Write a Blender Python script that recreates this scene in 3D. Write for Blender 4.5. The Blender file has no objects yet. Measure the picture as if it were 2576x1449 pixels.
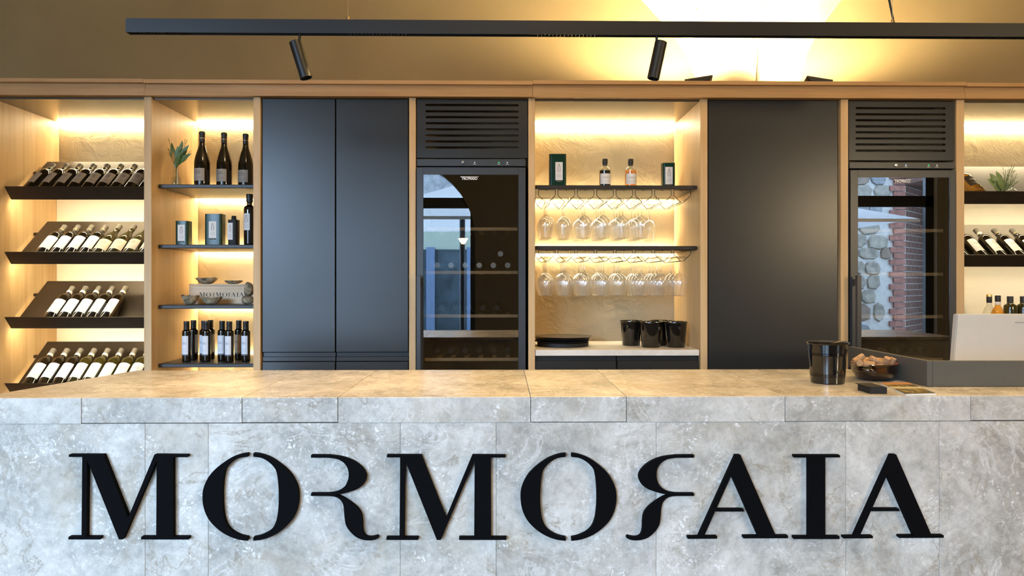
import bpy, bmesh, math, random
from mathutils import Vector, Matrix, noise as mnoise

random.seed(7)
sc = bpy.context.scene
COL = sc.collection
R = math.radians

# ------------------------------------------------------------------ camera, sky, light, exposure
E = 1.47                    # eye height
F = 1788.0                  # focal length in pixels of the 2576 px frame
TH = math.atan(0.015)       # the camera is turned a little to its right
HOR = 710.0                 # pixel row of the horizon
cam_d = bpy.data.cameras.new('camera')
cam = bpy.data.objects.new('camera', cam_d)
COL.objects.link(cam)
cam.location = (0, 0, E)
cam.rotation_euler = (R(90), 0, -TH)
cam_d.sensor_width = 36
cam_d.lens = 36 * F / 2576
cam_d.shift_y = -(724.5 - HOR) / 2576
cam_d.clip_start = 0.02
sc.camera = cam

world = bpy.data.worlds.new('sky')
sc.world = world
world.use_nodes = True
wb = world.node_tree.nodes['Background']
wb.inputs['Color'].default_value = (0.50, 0.71, 1.0, 1)
SKY_STRENGTH = 12.5
wb.inputs['Strength'].default_value = SKY_STRENGTH

sun_d = bpy.data.lights.new('bright_hazy_sky_sun', 'SUN')
sun = bpy.data.objects.new('bright_hazy_sky_sun', sun_d)
COL.objects.link(sun)
sun_d.energy = 7.0
sun_d.color = (0.46, 0.69, 1.0)
sun_d.angle = R(30)
sun.rotation_euler = (Vector((0.42, 1.0, -0.37))).to_track_quat('-Z', 'Y').to_euler()

lamp_d = bpy.data.lights.new('warm_side_fill', 'POINT')  # added unseen light that warms the counter's right side and the single door
lamp = bpy.data.objects.new('warm_side_fill', lamp_d)
COL.objects.link(lamp)
lamp.location = (4.2, -0.9, 2.25)
lamp_d.energy = 280.0
lamp_d.color = (1.0, 0.74, 0.40)
lamp_d.shadow_soft_size = 0.12
lamp2_d = bpy.data.lights.new('warm_top_fill', 'POINT')  # added unseen light overhead, warms the counter top
lamp2 = bpy.data.objects.new('warm_top_fill', lamp2_d)
COL.objects.link(lamp2)
lamp2.location = (0.3, 1.1, 4.1)
lamp2_d.energy = 95.0
lamp2_d.color = (1.0, 0.76, 0.42)
lamp2_d.shadow_soft_size = 0.3

sc.view_settings.view_transform = 'Standard'
sc.view_settings.look = 'None'
sc.view_settings.gamma = 1
sc.view_settings.use_curve_mapping = False
sc.view_settings.exposure = 0.0
LED_COL = (1.0, 0.85, 0.55)
LED = 70.0                  # shelf strips
LED_RACK = 135.0             # rack strips
TRACK_FILL = 6.0                 # fill light added under the unlit track louvres
FLOOD = 250.0                # floodlights on the cornice
try:
    cy = sc.cycles
    cy.max_bounces = 14
    cy.diffuse_bounces = 5
    cy.glossy_bounces = 5
    cy.transparent_max_bounces = 40
    cy.sample_clamp_indirect = 8.0
    cy.caustics_reflective = False
    cy.caustics_refractive = False
    cy.use_denoising = True
except Exception:
    pass


def at(px, py, Y):
    """World point on the plane y = Y seen at pixel (px, py) of the 2576 x 1449 frame."""
    u = (px - 1288) / F
    v = (HOR - py) / F
    k = Y / (math.cos(TH) - u * math.sin(TH))
    return Vector((k * (u * math.cos(TH) + math.sin(TH)), Y, E + k * v))


def X(px, Y=3.9):
    return at(px, 700, Y).x


def ground_at(px, py, z):
    """World point at height z seen at pixel (px, py)."""
    u = (px - 1288) / F
    v = (HOR - py) / F
    d = Vector((u * math.cos(TH) + math.sin(TH), math.cos(TH) - u * math.sin(TH), v))
    return Vector((0, 0, E)) + d * ((z - E) / v)


# ------------------------------------------------------------------ materials
MATS = {}


class NT:
    def __init__(self, name):
        self.m = bpy.data.materials.new(name)
        self.m.use_nodes = True
        self.t = self.m.node_tree
        self.n = self.t.nodes
        self.b = self.n.get('Principled BSDF')
        self.out = self.n.get('Material Output')
        MATS[name] = self.m

    def node(self, typ, **kw):
        nd = self.n.new(typ)
        for k, v in kw.items():
            if k.startswith('_'):
                setattr(nd, k[1:], v)
            else:
                nd.inputs[k.replace('__', ' ')].default_value = v
        return nd

    def link(self, a, b):
        self.t.links.new(a, b)

    def put(self, sock, v):
        if hasattr(v, 'node'):
            self.link(v, sock)
        else:
            sock.default_value = v

    def math(self, op, a, b=0.0, c=0.0, clamp=False):
        nd = self.n.new('ShaderNodeMath')
        nd.operation = op
        nd.use_clamp = clamp
        self.put(nd.inputs[0], a)
        self.put(nd.inputs[1], b)
        self.put(nd.inputs[2], c)
        return nd.outputs[0]

    def mix(self, fac, a, b):
        nd = self.n.new('ShaderNodeMix')
        nd.data_type = 'RGBA'
        self.put(nd.inputs[0], fac)
        for s, v in ((6, a), (7, b)):
            if isinstance(v, tuple) and len(v) == 3:
                v = v + (1,)
            self.put(nd.inputs[s], v)
        return nd.outputs[2]

    def ramp(self, fac, stops):
        nd = self.n.new('ShaderNodeValToRGB')
        el = nd.color_ramp.elements
        el[0].position, el[0].color = stops[0][0], stops[0][1] + (1,)
        el[1].position, el[1].color = stops[-1][0], stops[-1][1] + (1,)
        for p, c in stops[1:-1]:
            e = el.new(p)
            e.color = c + (1,)
        self.link(fac, nd.inputs[0])
        return nd.outputs[0]

    def coords(self, scale=(1, 1, 1), rand=0.0, kind='Object'):
        tc = self.n.new('ShaderNodeTexCoord')
        mp = self.n.new('ShaderNodeMapping')
        mp.inputs['Scale'].default_value = scale
        self.link(tc.outputs[kind], mp.inputs['Vector'])
        if rand:
            oi = self.n.new('ShaderNodeObjectInfo')
            r = self.math('MULTIPLY', oi.outputs['Random'], rand)
            cx = self.n.new('ShaderNodeCombineXYZ')
            self.link(r, cx.inputs[0])
            self.link(self.math('MULTIPLY', r, 1.7), cx.inputs[1])
            self.link(self.math('MULTIPLY', r, 0.6), cx.inputs[2])
            self.link(cx.outputs[0], mp.inputs['Location'])
        return mp.outputs[0]

    def noise(self, vec, scale, detail=4, rough=0.55, dist=0.0):
        nd = self.n.new('ShaderNodeTexNoise')
        nd.inputs['Scale'].default_value = scale
        nd.inputs['Detail'].default_value = detail
        nd.inputs['Roughness'].default_value = rough
        nd.inputs['Distortion'].default_value = dist
        self.link(vec, nd.inputs['Vector'])
        return nd.outputs['Fac']

    def bump(self, h, strength, dist=0.01):
        nd = self.n.new('ShaderNodeBump')
        nd.inputs['Strength'].default_value = strength
        nd.inputs['Distance'].default_value = dist
        self.link(h, nd.inputs['Height'])
        self.link(nd.outputs[0], self.b.inputs['Normal'])

    def base(self, v):
        if isinstance(v, tuple):
            v = v + (1,) if len(v) == 3 else v
        self.put(self.b.inputs['Base Color'], v)


def simple(name, color, rough=0.5, metal=0.0, spec=0.5, noise_amt=0.06, nscale=30, coat=0.0, bump=0.0):
    t = NT(name)
    v = t.coords(rand=7)
    n = t.noise(v, nscale, 4)
    lo = tuple(max(0, c * (1 - noise_amt)) for c in color)
    hi = tuple(min(1, c * (1 + noise_amt)) for c in color)
    t.base(t.ramp(n, [(0.3, lo), (0.7, hi)]))
    t.b.inputs['Roughness'].default_value = rough
    t.b.inputs['Metallic'].default_value = metal
    t.b.inputs['Specular IOR Level'].default_value = spec
    t.b.inputs['Coat Weight'].default_value = coat
    if bump:
        t.bump(n, bump, 0.002)
    return t.m


def wood(name, light, dark, axis):
    t = NT(name)
    s = [9.0, 9.0, 9.0]
    s['xyz'.index(axis)] = 0.55
    v = t.coords(tuple(s), rand=11)
    n1 = t.noise(v, 1.6, 5, 0.6, 1.2)
    s2 = [70.0, 70.0, 70.0]
    s2['xyz'.index(axis)] = 2.5
    v2 = t.coords(tuple(s2), rand=11)
    n2 = t.noise(v2, 1.0, 3, 0.5, 0.3)
    vk = t.coords((3.0, 3.0, 3.0), rand=5)
    n3 = t.noise(vk, 1.2, 3, 0.5, 0.5)
    f = t.math('ADD', t.math('MULTIPLY', n1, 0.6), t.math('MULTIPLY', n2, 0.25))
    f = t.math('ADD', f, t.math('MULTIPLY', n3, 0.15))
    mid = tuple((a + b) / 2 for a, b in zip(light, dark))
    t.base(t.ramp(f, [(0.33, dark), (0.46, mid), (0.60, light)]))
    t.b.inputs['Roughness'].default_value = 0.48
    t.b.inputs['Specular IOR Level'].default_value = 0.35
    t.bump(n2, 0.06, 0.002)
    return t.m


OAK_L, OAK_D = (0.64, 0.43, 0.215), (0.50, 0.31, 0.135)
wood('oak_upright', OAK_L, OAK_D, 'z')
wood('oak_long', (0.46, 0.275, 0.118), (0.36, 0.19, 0.072), 'x')
wood('oak_shelf_front', (0.80, 0.52, 0.25), (0.68, 0.42, 0.18), 'x')
wood('pine_box', (0.66, 0.50, 0.33), (0.55, 0.38, 0.22), 'x')
wood('cream_board', (0.82, 0.73, 0.57), (0.77, 0.67, 0.51), 'x')


def plaster(name, c0, c1, strength):
    t = NT(name)
    v = t.coords((1, 1, 1))
    big = t.noise(v, 1.3, 5, 0.55, 0.3)
    t.base(t.ramp(big, [(0.3, c0), (0.7, c1)]))
    lump = t.noise(v, 9, 5, 0.55, 0.8)
    def stroke(ang, seed):
        mp_ = t.n.new('ShaderNodeMapping')
        mp_.vector_type = 'TEXTURE'
        mp_.inputs['Rotation'].default_value = (0, R(ang), 0)
        mp_.inputs['Location'].default_value = (seed, 0, seed)
        t.link(v, mp_.inputs['Vector'])
        m2 = t.n.new('ShaderNodeMapping')
        m2.inputs['Scale'].default_value = (14, 14, 95)
        t.link(mp_.outputs[0], m2.inputs['Vector'])
        return t.noise(m2.outputs[0], 1.0, 3, 0.55, 0.6)
    strokes = t.mix(t.math('GREATER_THAN', t.noise(v, 2.3, 2), 0.5), stroke(38, 1.0), stroke(-55, 4.0))
    mask = t.math('GREATER_THAN', t.noise(v, 4, 2), 0.47)
    h = t.math('ADD', t.math('MULTIPLY', lump, 0.75), t.math('MULTIPLY', t.math('MULTIPLY', strokes, mask), 0.22))
    t.bump(h, strength, 0.03)
    t.b.inputs['Roughness'].default_value = 0.85
    t.b.inputs['Specular IOR Level'].default_value = 0.2
    return t.m


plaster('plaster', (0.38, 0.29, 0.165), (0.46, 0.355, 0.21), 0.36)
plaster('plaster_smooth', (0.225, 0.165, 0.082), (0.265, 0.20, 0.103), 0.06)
plaster('plaster_vault', (0.64, 0.51, 0.31), (0.70, 0.57, 0.36), 0.10)

# speckled pier plaster
t = NT('plaster_pier')
v = t.coords((1, 1, 1))
n = t.noise(v, 5, 6, 0.6)
col = t.ramp(n, [(0.3, (0.42, 0.33, 0.19)), (0.7, (0.55, 0.45, 0.28))])
sp = t.noise(v, 42, 2, 0.4)
spm = t.math('GREATER_THAN', sp, 0.735)
t.base(t.mix(spm, col, (0.18, 0.11, 0.05)))
t.bump(n, 0.25, 0.02)
t.b.inputs['Roughness'].default_value = 0.9


def travertine(name, rough):
    t = NT(name)
    v = t.coords((1, 1, 1), rand=23)
    wv = t.node('ShaderNodeTexNoise')
    wv.inputs['Scale'].default_value = 2.6
    wv.inputs['Detail'].default_value = 5
    t.link(v, wv.inputs['Vector'])
    vm = t.n.new('ShaderNodeVectorMath')
    vm.operation = 'MULTIPLY_ADD'
    t.link(wv.outputs['Color'], vm.inputs[0])
    vm.inputs[1].default_value = (0.13, 0.13, 0.13)
    t.link(v, vm.inputs[2])
    wp = vm.outputs[0]
    big = t.noise(v, 2.6, 7, 0.6, 0.5)
    mid = t.noise(wp, 8.5, 9, 0.7, 0.5)
    fin = t.noise(v, 34, 8, 0.74, 0.25)
    f = t.math('ADD', t.math('MULTIPLY', big, 0.40), t.math('MULTIPLY', mid, 0.34))
    f = t.math('ADD', f, t.math('MULTIPLY', fin, 0.26))
    col = t.ramp(f, [(0.40, (0.27, 0.25, 0.215)), (0.465, (0.40, 0.37, 0.32)), (0.53, (0.545, 0.505, 0.445)), (0.61, (0.69, 0.645, 0.575))])
    # ochre clouds
    oc = t.noise(wp, 3.3, 5, 0.6, 0.2)
    ocm = t.math('MULTIPLY', t.math('SUBTRACT', oc, 0.53, clamp=True), 3.0, clamp=True)
    col = t.mix(ocm, col, (0.43, 0.34, 0.22))
    # thin hair veins that come and go
    vn = t.noise(wp, 4.6, 7, 0.62, 0.5)
    vd = t.math('ABSOLUTE', t.math('SUBTRACT', vn, 0.5))
    vmask = t.math('SUBTRACT', 1.0, t.math('MULTIPLY', vd, 70.0), clamp=True)
    gate = t.math('MULTIPLY', t.math('SUBTRACT', t.noise(v, 4.7, 4, 0.6), 0.43, clamp=True), 6.0, clamp=True)
    col = t.mix(t.math('MULTIPLY', t.math('MULTIPLY', vmask, gate), 0.7), col, (0.25, 0.185, 0.11))
    vn3 = t.noise(wp, 11.0, 7, 0.66, 0.9)
    vd3 = t.math('ABSOLUTE', t.math('SUBTRACT', vn3, 0.5))
    v3m = t.math('SUBTRACT', 1.0, t.math('MULTIPLY', vd3, 45.0), clamp=True)
    gate3 = t.math('MULTIPLY', t.math('SUBTRACT', t.noise(v, 3.4, 4, 0.6), 0.48, clamp=True), 6.0, clamp=True)
    col = t.mix(t.math('MULTIPLY', t.math('MULTIPLY', v3m, gate3), 0.55), col, (0.30, 0.24, 0.165))
    vn2 = t.noise(wp, 6.0, 7, 0.65, 0.8)
    vd2 = t.math('ABSOLUTE', t.math('SUBTRACT', vn2, 0.46))
    v2m = t.math('SUBTRACT', 1.0, t.math('MULTIPLY', vd2, 45.0), clamp=True)
    gate2 = t.math('MULTIPLY', t.math('SUBTRACT', t.noise(v, 3.9, 4, 0.6), 0.44, clamp=True), 6.0, clamp=True)
    col = t.mix(t.math('MULTIPLY', t.math('MULTIPLY', v2m, gate2), 0.5), col, (0.78, 0.755, 0.71))
    # dark pitted clouds
    dk = t.noise(wp, 2.9, 6, 0.65, 0.3)
    dkm = t.math('MULTIPLY', t.math('SUBTRACT', dk, 0.57, clamp=True), 3.5, clamp=True)
    pit = t.noise(v, 55, 4, 0.7)
    col = t.mix(t.math('MULTIPLY', dkm, t.math('MULTIPLY', pit, 1.1)), col, (0.25, 0.245, 0.235))
    # pale flecks
    vo = t.node('ShaderNodeTexVoronoi')
    vo.inputs['Scale'].default_value = 62
    vo.inputs['Randomness'].default_value = 1.0
    wv2 = t.n.new('ShaderNodeTexNoise')
    wv2.inputs['Scale'].default_value = 38
    wv2.inputs['Detail'].default_value = 3
    t.link(v, wv2.inputs['Vector'])
    vm2 = t.n.new('ShaderNodeVectorMath')
    vm2.operation = 'MULTIPLY_ADD'
    t.link(wv2.outputs['Color'], vm2.inputs[0])
    vm2.inputs[1].default_value = (0.05, 0.05, 0.05)
    t.link(v, vm2.inputs[2])
    t.link(vm2.outputs[0], vo.inputs['Vector'])
    fl = t.math('MULTIPLY', t.math('SUBTRACT', 0.36, vo.outputs['Distance'], clamp=True), 9.0, clamp=True)
    fg = t.math('MULTIPLY', t.math('SUBTRACT', t.noise(v, 6.5, 4, 0.65), 0.55, clamp=True), 9.0, clamp=True)
    col = t.mix(t.math('MULTIPLY', t.math('MULTIPLY', fl, fg), 0.85), col, (0.84, 0.81, 0.77))
    # ochre and white grains in the pitted clouds
    g1 = t.noise(v, 90, 4, 0.6, 0.3)
    og = t.math('MULTIPLY', t.math('GREATER_THAN', g1, 0.60), t.math('MULTIPLY', t.math('SUBTRACT', t.noise(wp, 5.2, 5, 0.65), 0.50, clamp=True), 7.0, clamp=True))
    col = t.mix(t.math('MULTIPLY', og, 0.5), col, (0.36, 0.27, 0.16))
    wg = t.math('MULTIPLY', t.math('LESS_THAN', g1, 0.405), t.math('MULTIPLY', t.math('SUBTRACT', t.noise(wp, 4.4, 5, 0.65, 0.4), 0.48, clamp=True), 7.0, clamp=True))
    col = t.mix(t.math('MULTIPLY', wg, 0.6), col, (0.82, 0.79, 0.74))
    # fine grain
    gr = t.noise(v, 150, 3, 0.6)
    col = t.mix(t.math('MULTIPLY', gr, 0.18), col, (0.34, 0.32, 0.28))
    t.base(col)
    t.b.inputs['Roughness'].default_value = rough
    t.b.inputs['Specular IOR Level'].default_value = 0.5
    t.bump(t.math('SUBTRACT', mid, t.math('MULTIPLY', vmask, 0.3)), 0.06, 0.004)
    return t.m


travertine('travertine_honed', 0.5)
travertine('travertine_polished', 0.24)
t = NT('pale_marble')
v = t.coords(rand=3)
n = t.noise(v, 7, 6, 0.6, 1.0)
t.base(t.ramp(n, [(0.35, (0.68, 0.62, 0.53)), (0.6, (0.80, 0.75, 0.67))]))
t.b.inputs['Roughness'].default_value = 0.35

simple('anthracite', (0.026, 0.026, 0.025), 0.30, spec=0.36, noise_amt=0.05, nscale=6)
simple('shelf_dark', (0.034, 0.029, 0.025), 0.38, spec=0.28, noise_amt=0.08, nscale=8)
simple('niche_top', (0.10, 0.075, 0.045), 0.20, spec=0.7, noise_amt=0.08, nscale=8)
simple('rack_metal', (0.055, 0.042, 0.030), 0.32, metal=0.7, noise_amt=0.1, nscale=14)
simple('black_metal', (0.007, 0.0065, 0.006), 0.42, spec=0.5)
simple('black_letter', (0.0025, 0.0025, 0.003), 0.75, spec=0.05)
simple('fridge_black', (0.030, 0.032, 0.034), 0.38, spec=0.5)
simple('interior_black', (0.006, 0.006, 0.006), 0.7, spec=0.2)
simple('black_gloss', (0.006, 0.0055, 0.005), 0.10, spec=0.6, coat=0.3)
simple('black_matte', (0.015, 0.0145, 0.014), 0.6, spec=0.3)
simple('slate_plate', (0.06, 0.055, 0.045), 0.24, spec=0.8)
simple('upstand_grey', (0.075, 0.072, 0.062), 0.45, spec=0.4, noise_amt=0.04)
simple('screen_white', (0.50, 0.49, 0.455), 0.4, spec=0.4, noise_amt=0.02)
simple('brown_glaze', (0.012, 0.0035, 0.002), 0.09, spec=0.7, coat=0.5)
simple('terracotta', (0.32, 0.085, 0.035), 0.3, spec=0.5)
simple('gold_metal', (0.75, 0.52, 0.2), 0.3, metal=1.0)
simple('steel', (0.62, 0.61, 0.58), 0.25, metal=1.0)
simple('bottle_dark', (0.010, 0.0065, 0.003), 0.07, spec=0.6, noise_amt=0.2, nscale=4)
simple('bottle_olive', (0.035, 0.028, 0.006), 0.07, spec=0.6, noise_amt=0.2, nscale=4)
simple('capsule_grey', (0.185, 0.165, 0.13), 0.42, metal=0.25)
simple('capsule_black', (0.014, 0.012, 0.011), 0.45)
simple('capsule_ring', (0.78, 0.71, 0.55), 0.4)
simple('disc_grey', (0.78, 0.77, 0.73), 0.5)
simple('tin_green', (0.005, 0.034, 0.020), 0.24, metal=0.0, spec=0.28, noise_amt=0.25, nscale=5)
simple('stone_shell', (0.30, 0.235, 0.145), 0.7, noise_amt=0.7, nscale=34, bump=0.6)
simple('leaf_green', (0.085, 0.155, 0.045), 0.45, noise_amt=0.4, nscale=20)
simple('leaf_pale', (0.20, 0.27, 0.095), 0.45, noise_amt=0.3, nscale=20)
simple('petal_ochre', (0.45, 0.22, 0.045), 0.6, noise_amt=0.3)
simple('paper_white', (0.80, 0.79, 0.75), 0.6, noise_amt=0.03)
simple('ink', (0.02, 0.016, 0.012), 0.6)
simple('print_white', (0.85, 0.85, 0.85), 0.5)
simple('floor_tile', (0.20, 0.17, 0.13), 0.4, noise_amt=0.2, nscale=3)
simple('paving', (0.36, 0.34, 0.31), 0.8, noise_amt=0.25, nscale=3)
simple('mortar', (0.62, 0.61, 0.57), 0.9, noise_amt=0.12, nscale=12, bump=0.4)
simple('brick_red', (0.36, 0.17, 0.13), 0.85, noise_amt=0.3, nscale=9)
simple('brick_shade', (0.22, 0.13, 0.10), 0.85, noise_amt=0.3, nscale=9)  # darker copy of the red brick, shade put into the colour
simple('stone_tan', (0.36, 0.33, 0.27), 0.85, noise_amt=0.35, nscale=8)
simple('stone_grey', (0.30, 0.31, 0.32), 0.85, noise_amt=0.3, nscale=8)
simple('stone_brown', (0.27, 0.21, 0.16), 0.85, noise_amt=0.3, nscale=8)
simple('canvas', (0.80, 0.80, 0.80), 0.8, noise_amt=0.03)
simple('render_green', (0.36, 0.42, 0.34), 0.85)
simple('render_blue', (0.13, 0.19, 0.30), 0.7)
simple('dark_glazing', (0.05, 0.075, 0.09), 0.3, noise_amt=0.5, nscale=2)
simple('dark_interior', (0.10, 0.085, 0.06), 0.9)

t = NT('cork')
v = t.coords(rand=9)
n = t.noise(v, 130, 4, 0.6)
col = t.ramp(n, [(0.3, (0.24, 0.13, 0.055)), (0.55, (0.40, 0.24, 0.115))])
tx = t.noise(t.coords((230, 230, 60), rand=9), 1.0, 2, 0.5)
pm = t.math('GREATER_THAN', tx, 0.635)
t.base(t.mix(t.math('MULTIPLY', pm, 0.75), col, (0.10, 0.05, 0.03)))
t.b.inputs['Roughness'].default_value = 0.85


def emit(name, color, strength):
    t = NT(name)
    e = t.node('ShaderNodeEmission', Strength=strength)
    e.inputs['Color'].default_value = color + (1,)
    t.link(e.outputs[0], t.out.inputs['Surface'])
    return t.m


emit('led', LED_COL, LED)
emit('led_rack', LED_COL, LED_RACK)
emit('led_rack_low', LED_COL, LED_RACK * 0.5)
emit('led_bright', LED_COL, LED * 1.5)
emit('flood_lens', (1.0, 0.82, 0.48), 60.0)
emit('led_green', (0.05, 1.0, 0.2), 1.2)
emit('led_blue', (0.5, 0.75, 1.0), 1.2)
emit('parasol_lamp', (1.0, 0.75, 0.35), 12.0)


def thin_glass(name, tint, refl, edge, rough=0.0):
    t = NT(name)
    tr = t.node('ShaderNodeBsdfTransparent')
    tr.inputs['Color'].default_value = tint + (1,)
    gl = t.node('ShaderNodeBsdfGlossy')
    gl.inputs['Roughness'].default_value = rough
    gl.inputs['Color'].default_value = (1, 1, 1, 1)
    lw = t.node('ShaderNodeLayerWeight', Blend=0.5)
    p = t.math('POWER', lw.outputs['Facing'], 3.5)
    f = t.math('ADD', t.math('MULTIPLY', p, edge), refl, clamp=True)
    mx = t.node('ShaderNodeMixShader')
    t.link(f, mx.inputs[0])
    t.link(tr.outputs[0], mx.inputs[1])
    t.link(gl.outputs[0], mx.inputs[2])
    t.link(mx.outputs[0], t.out.inputs['Surface'])
    return t.m


thin_glass('wine_glass', (0.99, 0.99, 0.985), 0.11, 0.8, 0.09)
thin_glass('glass_stem', (0.86, 0.86, 0.84), 0.10, 0.9, 0.05)
thin_glass('glass_rim', (0.80, 0.80, 0.78), 0.22, 0.9, 0.25)
m_ = MATS['wine_glass'].node_tree          # pale diffuse share added so the clear glass glows under the strips
mx_ = m_.nodes.new('ShaderNodeMixShader')
tl_ = m_.nodes.new('ShaderNodeBsdfTranslucent')
df_ = m_.nodes.new('ShaderNodeBsdfDiffuse')
ad_ = m_.nodes.new('ShaderNodeAddShader')
tl_.inputs['Color'].default_value = (0.5, 0.5, 0.5, 1)
df_.inputs['Color'].default_value = (0.5, 0.5, 0.5, 1)
old_ = [l for l in m_.links if l.to_node.type == 'OUTPUT_MATERIAL'][0].from_socket
m_.links.new(tl_.outputs[0], ad_.inputs[0])
m_.links.new(df_.outputs[0], ad_.inputs[1])
mx_.inputs[0].default_value = 0.05
m_.links.new(old_, mx_.inputs[1])
m_.links.new(ad_.outputs[0], mx_.inputs[2])
m_.links.new(mx_.outputs[0], [n for n in m_.nodes if n.type == 'OUTPUT_MATERIAL'][0].inputs['Surface'])
thin_glass('vase_glass', (0.93, 0.94, 0.92), 0.05, 0.7)
thin_glass('fridge_glass', (0.72, 0.73, 0.74), 0.17, 0.7)
thin_glass('amber_glass', (0.94, 0.66, 0.26), 0.06, 0.7)
thin_glass('pink_glass', (0.93, 0.60, 0.33), 0.06, 0.6)


def label_mat(name, paper, ink, motif, band=None):
    t = NT(name)
    tc = t.n.new('ShaderNodeTexCoord')
    sp = t.n.new('ShaderNodeSeparateXYZ')
    t.link(tc.outputs['UV'], sp.inputs[0])
    u, v = sp.outputs[0], sp.outputs[1]
    du = t.math('ABSOLUTE', t.math('SUBTRACT', u, 0.5))
    nz = t.noise(tc.outputs['UV'], 6, 4, 0.6, 0.5)
    col = t.ramp(nz, [(0.3, tuple(c * 0.95 for c in paper)), (0.7, paper)])

    def rng(x, a, b):
        return t.math('MULTIPLY', t.math('GREATER_THAN', x, a), t.math('LESS_THAN', x, b))
    # rows of fine print
    st = t.math('LESS_THAN', t.math('FRACT', t.math('MULTIPLY', v, 16.0)), 0.45)
    mp = t.n.new('ShaderNodeMapping')
    mp.inputs['Scale'].default_value = (46, 16, 1)
    t.link(tc.outputs['UV'], mp.inputs['Vector'])
    wd = t.math('GREATER_THAN', t.noise(mp.outputs[0], 1.0, 1), 0.44)
    txt = t.math('MULTIPLY', t.math('MULTIPLY', st, wd), t.math('MULTIPLY', rng(v, 0.14, 0.36), t.math('LESS_THAN', du, 0.30)))
    col = t.mix(t.math('MULTIPLY', txt, 0.35), col, ink)
    if motif == 'drop':
        tt = t.math('DIVIDE', t.math('SUBTRACT', v, 0.44), 0.46)
        h = t.math('MULTIPLY', t.math('MULTIPLY', t.math('SQRT', t.math('MAXIMUM', tt, 0.0)), t.math('SUBTRACT', 1.0, tt)), 0.40)
        ln = t.math('LESS_THAN', t.math('ABSOLUTE', t.math('SUBTRACT', du, h)), 0.026)
        col = t.mix(t.math('MULTIPLY', ln, rng(tt, 0.0, 1.0)), col, ink)
    elif motif == 'sketch':
        mp2 = t.n.new('ShaderNodeMapping')
        mp2.inputs['Scale'].default_value = (9, 12, 1)
        t.link(tc.outputs['UV'], mp2.inputs['Vector'])
        ns = t.noise(mp2.outputs[0], 1.0, 5, 0.6, 1.5)
        ln = t.math('LESS_THAN', t.math('ABSOLUTE', t.math('SUBTRACT', ns, 0.5)), 0.035)
        dv = t.math('SUBTRACT', v, 0.68)
        el = t.math('ADD', t.math('MULTIPLY', t.math('MULTIPLY', du, du), 16.0), t.math('MULTIPLY', t.math('MULTIPLY', dv, dv), 30.0))
        col = t.mix(t.math('MULTIPLY', t.math('MULTIPLY', ln, t.math('LESS_THAN', el, 1.0)), 0.85), col, ink)
    elif motif == 'towers':
        cell = t.math('FLOOR', t.math('MULTIPLY', u, 14.0))
        hh = t.math('ADD', 0.62, t.math('MULTIPLY', t.math('FRACT', t.math('MULTIPLY', t.math('SINE', t.math('MULTIPLY', cell, 12.9)), 43.7)), 0.12))
        on = t.math('MULTIPLY', t.math('GREATER_THAN', v, 0.56), t.math('LESS_THAN', v, hh))
        on = t.math('MULTIPLY', on, t.math('LESS_THAN', du, 0.27))
        col = t.mix(t.math('MULTIPLY', on, 0.45), col, ink)
    if band:
        col = t.mix(t.math('LESS_THAN', v, 0.07), col, band)
    t.base(col)
    t.b.inputs['Roughness'].default_value = 0.6
    return t.m


label_mat('label_white', (0.84, 0.81, 0.74), (0.25, 0.22, 0.18), 'towers')
label_mat('label_sketch', (0.84, 0.80, 0.72), (0.10, 0.09, 0.07), 'sketch')
label_mat('label_cream', (0.80, 0.70, 0.52), (0.25, 0.16, 0.07), 'sketch')
label_mat('label_brown', (0.23, 0.18, 0.135), (0.03, 0.025, 0.02), 'sketch')
label_mat('label_taupe', (0.30, 0.25, 0.205), (0.05, 0.05, 0.06), 'sketch')
label_mat('label_drop', (0.72, 0.70, 0.68), (0.03, 0.03, 0.03), 'drop')
label_mat('label_oil', (0.74, 0.76, 0.80), (0.28, 0.28, 0.33), 'towers', (0.12, 0.12, 0.15))
label_mat('label_oil_brown', (0.48, 0.36, 0.26), (0.2, 0.13, 0.08), 'towers', (0.12, 0.10, 0.08))
label_mat('label_spirit', (0.78, 0.74, 0.68), (0.35, 0.32, 0.3), 'towers')
label_mat('label_dark', (0.035, 0.028, 0.02), (0.75, 0.70, 0.6), 'towers')
label_mat('gold_print', (0.03, 0.022, 0.012), (0.7, 0.5, 0.2), 'towers')

t = NT('brochure_cover')
tc = t.n.new('ShaderNodeTexCoord')
n = t.noise(tc.outputs['Generated'], 7, 6, 0.6, 1.0)
spx = t.n.new('ShaderNodeSeparateXYZ')
t.link(tc.outputs['Generated'], spx.inputs[0])
col = t.ramp(n, [(0.35, (0.03, 0.025, 0.012)), (0.5, (0.16, 0.12, 0.04)), (0.65, (0.42, 0.34, 0.13))])
band = t.math('SUBTRACT', 1.0, t.math('MULTIPLY', t.math('ABSOLUTE', t.math('SUBTRACT', spx.outputs[1], 0.50)), 8.0), clamp=True)
col = t.mix(t.math('MULTIPLY', band, 0.8), col, (0.85, 0.76, 0.50))
top = t.math('GREATER_THAN', spx.outputs[1], 0.78)
col = t.mix(top, col, (0.48, 0.24, 0.11))
t.base(col)
t.b.inputs['Roughness'].default_value = 0.25


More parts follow.
